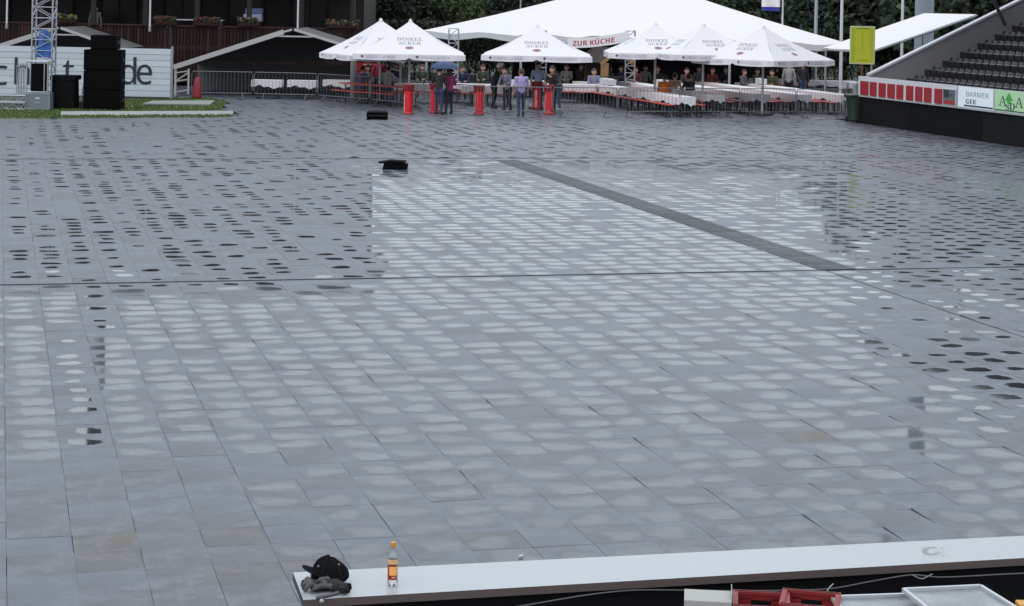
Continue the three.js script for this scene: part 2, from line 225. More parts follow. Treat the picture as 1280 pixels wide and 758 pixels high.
// terrace furniture and flower boxes
{
  const onDeck = (px, Z) => { const p = atZ(px, 30, Z); p.y = 1.83; return p; };
  const t = thing('terrace_table', 'long white table on the wooden terrace', 'table', onDeck(243, 89.2)); mesh('table_top', bx(2.7, 0.05, 0.8, 0, 1.2, 0), M.white, t); for (const x of [-1.2, 1.2]) for (const z of [-0.3, 0.3]) mesh('leg', bx(0.05, 1.17, 0.05, x, 0.59, z), M.steel, t);
  const c = thing('cool_box', 'pale blue box standing on a stand on the terrace', 'box', onDeck(316, 89.4)); mesh('body', rbx(0.85, 0.35, 0.5, 0.03, 0, 1.35, 0), mat(0.33, 0.36, 0.48, 0.5), c); mesh('lid', rbx(0.8, 0.28, 0.5, 0.06, 0.05, 1.66, 0), mat(0.12, 0.15, 0.3, 0.5), c); mesh('stand', [bx(0.7, 1.16, 0.4, 0, 0.58, 0)], M.darkWood, c);
  const fl = rngOf(17);
  for (const [px, w, l] of [[207, 1.0, 'flower box with red blooms on the railing beside a white pole'], [258, 1.2, 'flower box with red blooms on the railing before the white table'], [310, 0.9, 'flower box with pale orange blooms below the blue box'], [428, 1.5, 'flower box with pale blooms at the railing end by the trees'], [84, 0.8, 'flower box with yellow blooms on the railing behind the tower']]) {
    const p = atZ(px, 30, 87.9); p.y = 2.8; const o = thing('flower_box', l, 'flower box', p, 0, 'railing flower boxes'); mesh('trough', bx(w, 0.16, 0.18, 0, 0.08, 0.05), M.redWood, o);
    const leaf = [], bloom = []; for (let k = 0; k < 60; k++) { const s = 0.05 + 0.05 * fl(); (k % 3 ? leaf : bloom).push(new THREE.IcosahedronGeometry(s, 0).translate((fl() - 0.5) * w, 0.16 + fl() * 0.2, 0.05 + (fl() - 0.5) * 0.2)); }
    stuff(mesh('leaves', leaf, mat(0.016, 0.028, 0.012, 0.9), o)); stuff(mesh('blooms', bloom, px === 84 ? mat(0.14, 0.1, 0.02, 0.8) : px < 300 ? mat(0.13, 0.02, 0.015, 0.8) : mat(0.16, 0.08, 0.06, 0.8), o));
  }
  for (const [px, l] of [[8, 'thin white pole on the terrace railing behind the board letters'], [187, 'thin white pole on the terrace railing near the board end'], [372, 'thin white pole rising above the tent ridge']]) {
    const p = atZ(px, 30, 87.6); p.y = 2.5; const o = thing('terrace_pole', l, 'pole', p); mesh('shaft', new THREE.CylinderGeometry(0.035, 0.045, 5.6, 10).translate(0, 2.8, 0), M.white, o); mesh('base_cup', new THREE.CylinderGeometry(0.07, 0.07, 0.25, 10).translate(0, 0.1, 0), M.steel, o); mesh('finial', new THREE.SphereGeometry(0.06, 10, 8).translate(0, 5.65, 0), M.white, o);
  }
}
// ---------------------------------------------------------------- trees and hedge beyond the tents
{
  const leafTex = null, r = rngOf(51);
  const crown = (seed) => { const q = rngOf(seed), p = [], nn = [], lobes = []; for (let k = 0; k < 13; k++) { const a = q() * 6.28, h = q(); lobes.push([Math.cos(a) * (0.35 + 0.75 * q()) * (1.1 - 0.6 * h), h * 2.2 - 0.6, Math.sin(a) * (0.35 + 0.75 * q()) * (1.1 - 0.6 * h), 0.42 + 0.32 * q()]); }
    for (let k = 0; k < 7500; k++) { const L = lobes[q() * lobes.length | 0], a = q() * 6.28, b = Math.acos(2 * q() - 1), d = L[3] * (0.55 + 0.55 * Math.cbrt(q())), c = [L[0] + d * Math.sin(b) * Math.cos(a), L[1] + d * Math.cos(b), L[2] + d * Math.sin(b) * Math.sin(a)], s = 0.045 + 0.05 * q();
      const e1 = V3(q() - 0.5, q() - 0.5, q() - 0.5).normalize(), e2 = V3(q() - 0.5, q() - 0.5, q() - 0.5).cross(e1).normalize(); const A = (m, n) => [c[0] + s * (m * e1.x + n * e2.x), c[1] + s * (m * e1.y + n * e2.y), c[2] + s * (m * e1.z + n * e2.z)];
      p.push(...A(-1.3, 0), ...A(0, -0.7), ...A(1.3, 0), ...A(-1.3, 0), ...A(1.3, 0), ...A(0, 0.7)); }
    const g = new THREE.BufferGeometry(); g.setAttribute('position', new THREE.Float32BufferAttribute(p, 3)); g.computeVertexNormals(); return g; };
  const crowns = [71, 72, 73].map(crown), greens = [mat(0.03, 0.05, 0.022, 0.8), mat(0.022, 0.036, 0.02, 0.8), mat(0.05, 0.075, 0.025, 0.8)], bark = mat(0.05, 0.04, 0.03, 0.9);
  const trunkGeo = lathe([[0.2, 0], [0.15, 0.6], [0.12, 2], [0.06, 3.6], [0.01, 4.4]], 9);
  const limbs = [0, 1, 2, 3, 4].map((k) => tube([V3(0, 1.3 + k * 0.35, 0), V3(Math.cos(k * 2.4) * 0.8, 2 + k * 0.4, Math.sin(k * 2.4) * 0.8), V3(Math.cos(k * 2.4) * 1.5, 2.9 + k * 0.35, Math.sin(k * 2.4) * 1.5)], 0.045, 5, 6));
  const spots = [[432, 108, 5.32, 0], [486, 105, 5.0, 1], [528, 112, 5.4, 0], [566, 106, 5.12, 2], [606, 110, 5.32, 0], [652, 106, 5.16, 1], [705, 114, 5.32, 0], [760, 110, 5.16, 1], [815, 114, 5.24, 0], [870, 108, 5.28, 1], [920, 106, 5.4, 0], [968, 112, 5.52, 1], [1012, 105, 5.6, 1], [1056, 110, 6.6, 0], [1100, 104, 8.2, 1], [1142, 110, 9.6, 0], [1190, 100, 9.4, 0], [1232, 102, 9.8, 2], [1285, 104, 10.2, 0], [1340, 100, 10, 1]];
  const near = ['beside the clubhouse corner', 'behind the pair of overlapping parasols', 'behind the parasol pair, tallest there', 'with paler leaves where the marquee roof slopes down', 'at the foot of the marquee roof slope', 'behind the rising marquee roof edge', 'hidden behind the marquee', 'hidden behind the marquee peak', 'hidden behind the marquee and the red lettered banner', 'behind the falling marquee roof edge', 'behind the white and blue flag', 'beside the white and blue flag', 'behind the grey steel pole', 'behind the tall white pole', 'above the yellow sign', 'behind the white shelter roof', 'behind the floodlight mast', 'with paler leaves behind the stand wall', 'behind the upper stand wall', 'behind the stand roof'];
  spots.forEach(([px, Z, h, m], k) => { const p = atZ(px, 60, Z); p.y = GP; const s = h / 6.4, t = thing('broadleaf_tree', 'dark green tree ' + near[k], 'tree', p, r() * 6.28, 'trees beyond the tents'); mesh('trunk', [trunkGeo, ...limbs].map((g) => g.clone().scale(s, s, s)), bark, t); const c = mesh('crown', crowns[k % 3], greens[m], t); c.scale.set(2.15 * s, 1.95 * s, 2.15 * s); c.position.y = 2.9 * s; });
  const hn = grain(256, 91, [[10, 0.4], [40, 0.3], [120, 0.3]]);
  structure(mesh('wooded_hill', quadSheet(null, 60, 8, (u, v) => V3(-30 + u * 130, GP + 7.2 * Math.sin(Math.min(1, v * 1.3) * 1.57) + 0.8 * fbm(u * 14, v * 3, 1.5, 3) * v, -118 - v * 40)), mat(1, 1, 1, 0.95, { map: dataTex(256, 256, (i, j) => { const v = hn[j * 256 + i]; return [22 + 34 * v, 30 + 40 * v, 20 + 24 * v]; }, true, 24, 5) })));
  const hp = [], q = rngOf(88); for (let k = 0; k < 60000; k++) { const x = q() * 50, y = Math.sqrt(q()) * 3.1, z = (q() - 0.5) * 1.3, s = 0.07 + 0.06 * q(), a = q() * 6.28, b = q() * 3; const e1 = V3(Math.cos(a) * Math.cos(b), Math.sin(b), Math.sin(a)), e2 = V3(-Math.sin(a), 0.4, Math.cos(a)); hp.push(x - s * e1.x, y - s * e1.y, z - s * e1.z, x + s * e1.x, y + s * e1.y, z + s * e1.z, x + s * e2.x, y + s * e2.y, z + s * e2.z); }
  const hg = new THREE.BufferGeometry(); hg.setAttribute('position', new THREE.Float32BufferAttribute(hp, 3)); hg.computeVertexNormals();
  const hd = thing('hedge', 'long dark clipped hedge behind the festival tents', 'hedge', [-10, GP, -102]); stuff(mesh('leaves', hg, greens[1], hd)); mesh('stems', Array.from({ length: 150 }, (_, k) => bar(V3(k * 0.4 + 0.1, 0, (k % 3 - 1) * 0.2), V3(k * 0.4 + 0.2 * Math.sin(k), 2.6, (k % 4 - 1.5) * 0.25), 0.03, 5)), bark, hd);
}
// ---------------------------------------------------------------- floodlight masts, flag poles, flag
{
  const mast = (pos, h, r0, label, sm = mat(0.2, 0.23, 0.27, 0.6)) => { const o = thing('floodlight_mast', label, 'floodlight mast', pos, 0, 'floodlight masts'); mesh('shaft', new THREE.CylinderGeometry(r0 * 0.72, r0, h, 14).translate(0, h / 2, 0), sm, o); mesh('crossarm', bx(3.2, 0.2, 0.25, 0, h, 0.2), M.steel, o); for (let k = 0; k < 8; k++) { const l = mesh('lamp', lathe([[0.05, -0.15], [0.22, -0.05], [0.26, 0.12], [0.24, 0.16]], 12).rotateX(1.2).translate(-1.3 + (k % 4) * 0.87, h + (k < 4 ? -0.35 : 0.4), 0.45), M.steel, o); mesh('lens', new THREE.CircleGeometry(0.23, 12).rotateX(0.3 - 0.67).translate(-1.3 + (k % 4) * 0.87, h + (k < 4 ? -0.4 : 0.35), 0.6), M.glass, l); } };
  const p = atZ(1155, 60, 85); p.y = GP; mast(p, 19, 0.44, 'tall grey floodlight mast rising behind the white shelter roof');
  const q = atZ(128, 60, 101); q.y = GP; mast(q, 26, 0.52, 'tall dark floodlight mast standing behind the clubhouse', mat(0.02, 0.02, 0.022, 0.8));
  for (const [px, Z, r0, h, l, m] of [[978, 96, 0.05, 6.2, 'white flag pole carrying the white and blue flag', M.white], [1020, 92, 0.1, 5.4, 'grey steel pole behind the corner of the marquee', M.steel], [1052, 84, 0.075, 5.2, 'tall white pole beside the yellow sign', M.white], [1128, 82, 0.065, 9, 'tall white pole behind the stand wall', M.white], [650, 103, 0.06, 4.9, 'thin grey pole behind the marquee roof', M.steel]]) {
    const g = atZ(px, 40, Z); g.y = GP; const o = thing('flag_pole', l, 'pole', g, 0, 'poles beyond the tents'); mesh('shaft', new THREE.CylinderGeometry(r0 * 0.8, r0, h, 10).translate(0, h / 2, 0), m, o); mesh('foot', new THREE.CylinderGeometry(r0 * 2, r0 * 2.4, 0.3, 10).translate(0, 0.15, 0), M.concrete, o); mesh('finial', new THREE.SphereGeometry(r0 * 1.3, 10, 8).translate(0, h, 0), m, o);
  }
  const a = atZ(952, 14, 95.5), b = atZ(975, 14, 95.5), W = b.x - a.x; const sheet = (y0, y1) => quadSheet(null, 14, 8, (u, v) => V3(a.x + u * W, a.y + lerp(y0, y1, v), -95.5 + 0.1 * Math.sin(u * 9 + v * 1.5)));
  const fl = thing('flag', 'white flag with a blue lower band above the marquee', 'flag'); mesh('blue_band', sheet(0.02, 0.22), mat(0.02, 0.03, 0.22, 0.8), fl); mesh('white_band', sheet(0.22, 1.9), M.cloth, fl);
}
// ---------------------------------------------------------------- grandstand at the side
const vAt = (px, u = 30.2) => { const k = (px - CX + 0.02 * 110) / F; return (u * UX + k * u * UZ) / (-VX - k * VZ); };
{
  const g = thing('grandstand', 'grey concrete seating stand with black plank front and dark roof', 'grandstand', uv2w(30.2, 65), YAW);
  const plankM = [mat(0.006, 0.006, 0.006, 0.95, { specularIntensity: 0.3 }), mat(0.009, 0.009, 0.009, 0.95, { specularIntensity: 0.3 }), mat(0.004, 0.004, 0.005, 0.95, { specularIntensity: 0.3 })];
  for (let i = 0; i < 5; i++) for (let k = 0; k < 8; k++) mesh('front_plank', bx(0.05, 0.185, 4.98, (k + i) % 2 * 0.006, 0.1 + i * 0.19, 2.5 + k * 5), plankM[(i * 3 + k * 2) % 3], g);
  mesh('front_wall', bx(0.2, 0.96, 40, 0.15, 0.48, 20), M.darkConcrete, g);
  mesh('front_ledge', bx(0.5, 0.04, 40, 0.16, 0.985, 20), mat(0.34, 0.34, 0.35, 0.6), g);
  const sh = new THREE.Shape([[0.3, 0], [0.3, 1.35], [0.85, 1.69], [15, 8.3], [15, 0]].map((p) => new THREE.Vector2(...p)));
  mesh('side_wall', new THREE.ExtrudeGeometry(sh, { depth: 0.25, bevelEnabled: false }).translate(0, 0, -0.26), M.concrete, g);
  mesh('wall_capping', [flatBar(V3(0.85, 1.71, -0.13), V3(15, 8.33, -0.13), 0.07, 0.32)], mat(0.5, 0.5, 0.52, 0.6), g);
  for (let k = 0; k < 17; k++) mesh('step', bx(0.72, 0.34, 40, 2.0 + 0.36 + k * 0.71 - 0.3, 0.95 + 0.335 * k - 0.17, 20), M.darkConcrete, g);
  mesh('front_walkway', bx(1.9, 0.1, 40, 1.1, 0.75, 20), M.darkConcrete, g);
  const rf = mesh('roof', new THREE.ExtrudeGeometry(new THREE.Shape([[-0.4, 7.3], [-0.4, 7.75], [15.3, 9.2], [15.3, 8.85]].map((p) => new THREE.Vector2(...p))), { depth: 38, bevelEnabled: false }).translate(0, 0, 2.6), mat(0.02, 0.02, 0.022, 0.8), g);
  for (let k = 0; k < 9; k++) mesh('rib', bx(15, 0.12, 0.14, 7.2, 7.85, k * 5 + 0.2, 0, 0.093), M.darkGrey, rf);
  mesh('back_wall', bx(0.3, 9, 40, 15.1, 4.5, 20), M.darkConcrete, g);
  const b0 = atZ(1257, 32, 71.4), t0 = atZ(1228, -32, 71.4); for (let k = 0; k < 5; k++) { const toL = (p) => { const [u, v] = w2uv(p); return V3(u - 30.2, p.y, 65 - v + k * 8); }; const a = toL(b0), c = toL(t0); c.lerp(a, -0.3); const d = c.clone().sub(a); mesh('roof_strut', bar(a, a.clone().addScaledVector(d, (7.9 - a.y) / d.y), 0.07), M.darkGrey, g); }

  // hoarding boards along the front ledge
  const H0 = 1.01, H1 = 1.7, face = -0.09;
  const board = (p0, p1, name, label, matl, group, y0 = H0, y1 = H1, out = 0) => { const va = vAt(p0), vb = vAt(p1), o = thing(name, label, 'advertising board', uv2w(30.2 - 0.02 - out, (va + vb) / 2, (y0 + y1) / 2), YAW, group); mesh('panel', rbx(0.04, y1 - y0, va - vb - 0.01, 0.006), M.white, o); if (matl) mesh('print', new THREE.PlaneGeometry(va - vb - 0.05, y1 - y0 - 0.04).rotateY(-Math.PI / 2).translate(-0.0235, 0, 0), matl, o); return o; };
  const rp = [[1077, 1088], [1089, 1098], [1100, 1109.5], [1111, 1121], [1122.5, 1131.5], [1134.5, 1144], [1146, 1155.5], [1157, 1167], [1170, 1180.5]];
  const back = board(1074, 1198, 'backing_board', 'long white board carrying the row of red panels', null);
  rp.forEach(([a, b], k) => { const va = vAt(a), vb = vAt(b), m = mesh('red_panel', [rbx(0.05, 0.5, (va - vb) * 0.86, 0.012)], M.red, back); m.position.set(-0.04, -0.07, (vAt(1074) + vAt(1198)) / 2 - (va + vb) / 2); });
  const dk = board(1182, 1198, 'small_sign', 'small dark grey lettered sign after the red panels', new THREE.MeshStandardMaterial({ roughness: 0.6, map: canvasTex(256, 128, (x, w, h) => { x.fillStyle = '#5a5c60'; x.fillRect(0, 0, w, h); x.fillStyle = '#232427'; x.fillRect(0, 0, 120, 70); x.fillStyle = '#a01822'; x.fillRect(20, 92, 220, 30); x.fillStyle = '#2c2d30'; x.font = 'bold 40px sans-serif'; x.fillText('MEG', 128, 60); }) }), undefined, 1.02, 1.56, 0.05);
  board(1199, 1244, 'advertising_board', 'white board with green lettering beside the red panels', new THREE.MeshStandardMaterial({ roughness: 0.5, map: canvasTex(512, 256, (x, w, h) => { x.fillStyle = '#e3e8ee'; x.fillRect(0, 0, w, h); x.fillStyle = '#3a7d5e'; x.font = '88px sans-serif'; x.textAlign = 'center'; x.fillText('BARMER', 280, 120); x.font = 'bold 84px sans-serif'; x.fillStyle = '#2f5a55'; x.fillText('GEK', 190, 212); x.fillStyle = '#1d3844'; x.fillRect(90, 226, 420, 22); }) }));
  board(1245, 1290, 'advertising_board', 'pale green board with tree emblem and dark letters', new THREE.MeshStandardMaterial({ roughness: 0.5, map: canvasTex(512, 256, (x, w, h) => { x.fillStyle = '#a9cf9f'; x.fillRect(0, 0, w, h); x.fillStyle = '#3f9a3a'; x.beginPath(); x.moveTo(210, 20); x.lineTo(150, 120); x.lineTo(185, 120); x.lineTo(185, 160); x.lineTo(240, 160); x.lineTo(240, 120); x.lineTo(275, 120); x.fill(); x.fillStyle = '#152c22'; x.font = '170px serif'; x.fillText('A', 60, 190); x.font = 'bold 120px serif'; x.fillText('s', 165, 232); x.fillText('D', 215, 232); x.font = '170px serif'; x.fillText('A', 300, 190); x.fillStyle = '#25483c'; x.fillRect(0, 236, w, 16); }) }));
  board(1290.5, 1345, 'advertising_board', 'plain white board further along the stand front', null);
  // seats
  const seat = thing('stadium_seat', 'black tip-up plastic seat in the stand', 'stadium seat', [0, 0, 0], YAW, 'black seats in the stand');
  const seatM = mat(0.014, 0.013, 0.018, 0.35);
  mesh('backrest', quadSheet(null, 5, 5, (u, v) => V3(0.06 + 0.1 * v - 0.05 * Math.sin(u * Math.PI), 0.36 + 0.44 * v * (1 - 0.12 * Math.abs(u - 0.5) * 2), (u - 0.5) * 0.44)), seatM, seat);
  mesh('pan', rbx(0.1, 0.36, 0.42, 0.03, -0.06, 0.5, 0).rotateZ(0.12), seatM, seat); mesh('bracket', [bx(0.14, 0.34, 0.06, 0.06, 0.2, 0)], M.darkGrey, seat);
  let first = true; const rowsName = ['first', 'second', 'third', 'fourth', 'fifth', 'sixth', 'seventh', 'eighth', 'ninth'];
  for (let k = 0; k < 9; k++) for (let s = 0; s < 40; s++) { const u = 32.5 + 0.71 * k, v = 64.35 - s * 0.5, p = uv2w(u, v, 0.955 + 0.335 * k), [px, py] = pixel(p.x, p.y + 0.8, p.z); if (px > 1296 || py < -12) continue; const l = 'black tip-up seat in the ' + rowsName[k] + ' row behind the hoarding' + (s === 0 ? ', next to the concrete side wall' : ''); if (first) { seat.position.copy(p); seat.userData.label = l; first = false; } else copyOf(seat, p, YAW, l); }
}
// white monopitch shelter behind the stand
{
  const o = thing('shelter', 'white monopitch shelter roof on posts behind the stand wall', 'shelter'); const A = V3(13.87, 2.55, -74), U = V3(UX, 0, UZ).multiplyScalar(4.5), Vv = V3(VX, 0, VZ).multiplyScalar(4.45), P = (a, b) => A.clone().addScaledVector(U, a).addScaledVector(Vv, b).setY(2.52 + 1.5 * a);
  const sheet = quadSheet(null, 12, 6, (u, v) => P(u, v).add(V3(0, -0.06 * Math.sin(u * Math.PI) * Math.sin(v * Math.PI), 0)));
  mesh('roof_sheet', sheet, M.cloth, o); mesh('edge_beam', [bar(P(0, 0), P(1, 0), 0.04), bar(P(0, 1), P(1, 1), 0.04), bar(P(0, 0), P(0, 1), 0.04), bar(P(1, 0), P(1, 1), 0.04)].map((q) => q.translate(0, -0.06, 0)), M.steel, o);
  for (const [a, b] of [[0.02, 0.02], [0.98, 0.02], [0.02, 0.98], [0.98, 0.98]]) { const t = P(a, b); mesh('post', bar(V3(t.x, 0, t.z), V3(t.x, t.y - 0.08, t.z), 0.045), M.steel, o); }
}
// yellow sign, bin
{
  const p = atZ(1077, 118, 71.6); const o = thing('notice_sign', 'yellow green notice board on a red brown post by the stand', 'sign', V3(p.x, 0, p.z), -0.1);
  const c = atZ(1077.5, 56.5, 71.6); mesh('post', bx(0.07, c.y, 0.07, 0, c.y / 2, -0.05), mat(0.16, 0.04, 0.025, 0.7), o);
  mesh('panel', rbx(0.93, 1.42, 0.04, 0.01, 0, c.y, 0), mat(0.5, 0.52, 0.36, 0.6), o);
  mesh('print', new THREE.PlaneGeometry(0.86, 1.34).translate(0, c.y, 0.0225), new THREE.MeshStandardMaterial({ roughness: 0.6, map: canvasTex(256, 400, (x, w, h) => { x.fillStyle = '#b4b722'; x.fillRect(0, 0, w, h); x.fillStyle = '#4c5a16'; const r = rngOf(6); for (let k = 0; k < 16; k++) { const y = 26 + k * 23; x.fillRect(12, y, 14 + 28 * r(), 5); x.fillRect(206 + 10 * r(), y + 3, 34, 4); } x.fillRect(60, 12, 140, 8); x.fillRect(126, 50, 3, 250); x.fillRect(70, 364, 120, 7); }) }), o);
  const b = thing('wheelie_bin', 'dark green wheelie bin at the end of the stand front', 'bin', ground(1070.5, 153), 0.15);
  const body = quadSheet(null, 24, 6, (u, v) => { const a = u * Math.PI * 2, s = 0.26 + 0.08 * v, c = Math.cos(a), d = Math.sin(a), k = 1 / Math.pow(Math.pow(Math.abs(c), 6) + Math.pow(Math.abs(d), 6), 1 / 6); return V3(c * k * s, 0.08 + 0.86 * v, d * k * (s + 0.03)); });
  mesh('body', body, M.green, b); mesh('lid', [rbx(0.74, 0.07, 0.8, 0.03, 0, 0.98, 0), bx(0.6, 0.05, 0.05, 0, 0.98, -0.42)], M.green, b); mesh('rim', bx(0.72, 0.05, 0.76, 0, 0.92, 0), M.green, b);
  for (const s of [-1, 1]) mesh('wheel', new THREE.CylinderGeometry(0.1, 0.1, 0.06, 16).rotateZ(Math.PI / 2).translate(s * 0.27, 0.1, -0.3), M.rubber, b);
}
// ---------------------------------------------------------------- gable tents before the clubhouse
function gableTent(label, ridge, le, re, Z, depth) {
  const a = atZ(...ridge, Z), l = atZ(...le, Z), r = atZ(...re, Z), o = thing('gable_tent', label, 'tent', V3(a.x, 0, -Z)); const L = V3(l.x - a.x, l.y, 0), Rr = V3(r.x - a.x, r.y, 0), T0 = V3(0, a.y, 0), back = V3(0, 0, -depth);
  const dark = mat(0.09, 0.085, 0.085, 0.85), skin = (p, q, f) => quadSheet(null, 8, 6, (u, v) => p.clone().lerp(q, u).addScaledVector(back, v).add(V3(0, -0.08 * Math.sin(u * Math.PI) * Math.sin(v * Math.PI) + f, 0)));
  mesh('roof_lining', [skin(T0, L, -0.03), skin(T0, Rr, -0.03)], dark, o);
  mesh('roof_cover', [skin(T0, L, 0.03), skin(T0, Rr, 0.03)], mat(0.09, 0.088, 0.088, 0.9), o);
  mesh('rafter', flatBar(V3(L.x, L.y, 0.05), V3(T0.x - 0.35, T0.y + 0.3 * (L.y - T0.y) / Math.abs(L.x) , 0.05), 0.2, 0.12), mat(0.36, 0.35, 0.34, 0.7), o);
  mesh('rafter', flatBar(V3(Rr.x, Rr.y, 0.05), V3(T0.x + 0.1, T0.y, 0.05), 0.1, 0.12), mat(0.36, 0.35, 0.34, 0.7), o);
  mesh('ridge_cap', [flatBar(V3(-0.95, T0.y - 0.28, 0.06), V3(0.9, T0.y - 0.28, 0.06), 0.06, 0.06), flatBar(V3(-0.95, T0.y - 0.28, 0.06), V3(0, T0.y, 0.06), 0.08, 0.06)], mat(0.36, 0.35, 0.34, 0.7), o);
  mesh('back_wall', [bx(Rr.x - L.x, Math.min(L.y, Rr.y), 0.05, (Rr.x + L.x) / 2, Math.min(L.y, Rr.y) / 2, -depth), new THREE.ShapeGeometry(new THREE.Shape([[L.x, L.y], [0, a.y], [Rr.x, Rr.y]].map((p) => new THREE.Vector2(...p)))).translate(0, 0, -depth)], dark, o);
  for (const [e, s] of [[L, 1], [Rr, -1]]) { const g = [bx(0.09, e.y, 0.09, e.x + 0.08 * s, e.y / 2, 0), bx(0.07, e.y - 0.1, 0.07, e.x + 0.62 * s, (e.y - 0.1) / 2 + 0.05, 0)]; for (const h of [0.12, 0.5, 0.8]) g.push(flatBar(V3(e.x + 0.1 * s, h * e.y, 0), V3(e.x + 0.62 * s, (h + 0.08) * e.y, 0), 0.05, 0.05)); g.push(flatBar(V3(e.x + 0.1 * s, 0.52 * e.y, 0), V3(e.x + 0.62 * s, 0.82 * e.y, 0), 0.05, 0.05)); mesh('leg_frame', g, mat(0.36, 0.35, 0.34, 0.7), o); }
  return o;
}
gableTent('wide open fronted tent with pale rafters and dark inside beside the board', [365, 37], [217, 84], [503, 80], 79.5, 6);
gableTent('small pale framed tent gable behind the lettered white board', [73, 35], [-20, 64], [152, 62], 82, 5);
{ const p = ground(441, 124); const o = thing('tent_column', 'beige round column under the edge of the corner parasol', 'column', V3(p.x, 0, p.z)); mesh('shaft', new THREE.CylinderGeometry(0.13, 0.13, 1.7, 14).translate(0, 0.85, 0), mat(0.2, 0.19, 0.18, 0.8), o); mesh('foot', new THREE.CylinderGeometry(0.2, 0.22, 0.08, 14).translate(0, 0.04, 0), M.darkGrey, o); }
// ---------------------------------------------------------------- lettered board behind the turf
{
  const Z = 76.2, l = atZ(-40, 90, Z), r = atZ(213, 90, Z), o = thing('lettered_board', 'white slatted board with large dark letters behind the stacked speakers', 'advertising board', V3((l.x + r.x) / 2, 0, -Z)), W = r.x - l.x, top = atZ(150, 60, Z).y, n = 8, y0 = 0.08, hh = (top - y0) / n;
  for (let k = 0; k < n; k++) mesh('slat', rbx(W, hh - 0.012, 0.04, 0.008, 0, y0 + hh * (k + 0.5), k % 2 * 0.003), mat(0.44 + 0.025 * (k % 3), 0.48 + 0.025 * (k % 3), 0.53 + 0.02 * (k % 3), 0.6), o);
  mesh('end_post', bx(0.08, top + 0.1, 0.08, W / 2 + 0.05, (top + 0.1) / 2, 0), M.steel, o); mesh('foot_rail', bx(W, 0.08, 0.1, 0, 0.04, 0), M.darkGrey, o);
  const ink = mat(0.012, 0.014, 0.03, 0.6), { FontLoader } = await import('three/addons/loaders/FontLoader.js'), { TextGeometry } = await import('three/addons/geometries/TextGeometry.js'), font = await new FontLoader().loadAsync('fonts/droid/droid_sans_regular.typeface.json');
  for (const [ch, px, py] of [['c', 0, 106], ['h', 27, 105.5], ['t', 85, 105], ['d', 160, 105], ['e', 180, 105]]) { const q = atZ(px, py, Z), g = new TextGeometry(ch, { font, size: 1.02, depth: 0.012, curveSegments: 6 }); g.computeBoundingBox(); const bb = g.boundingBox; mesh('letter', g.translate(q.x - o.position.x - (bb.max.x + bb.min.x) / 2, q.y, 0.03), ink, o); }
}
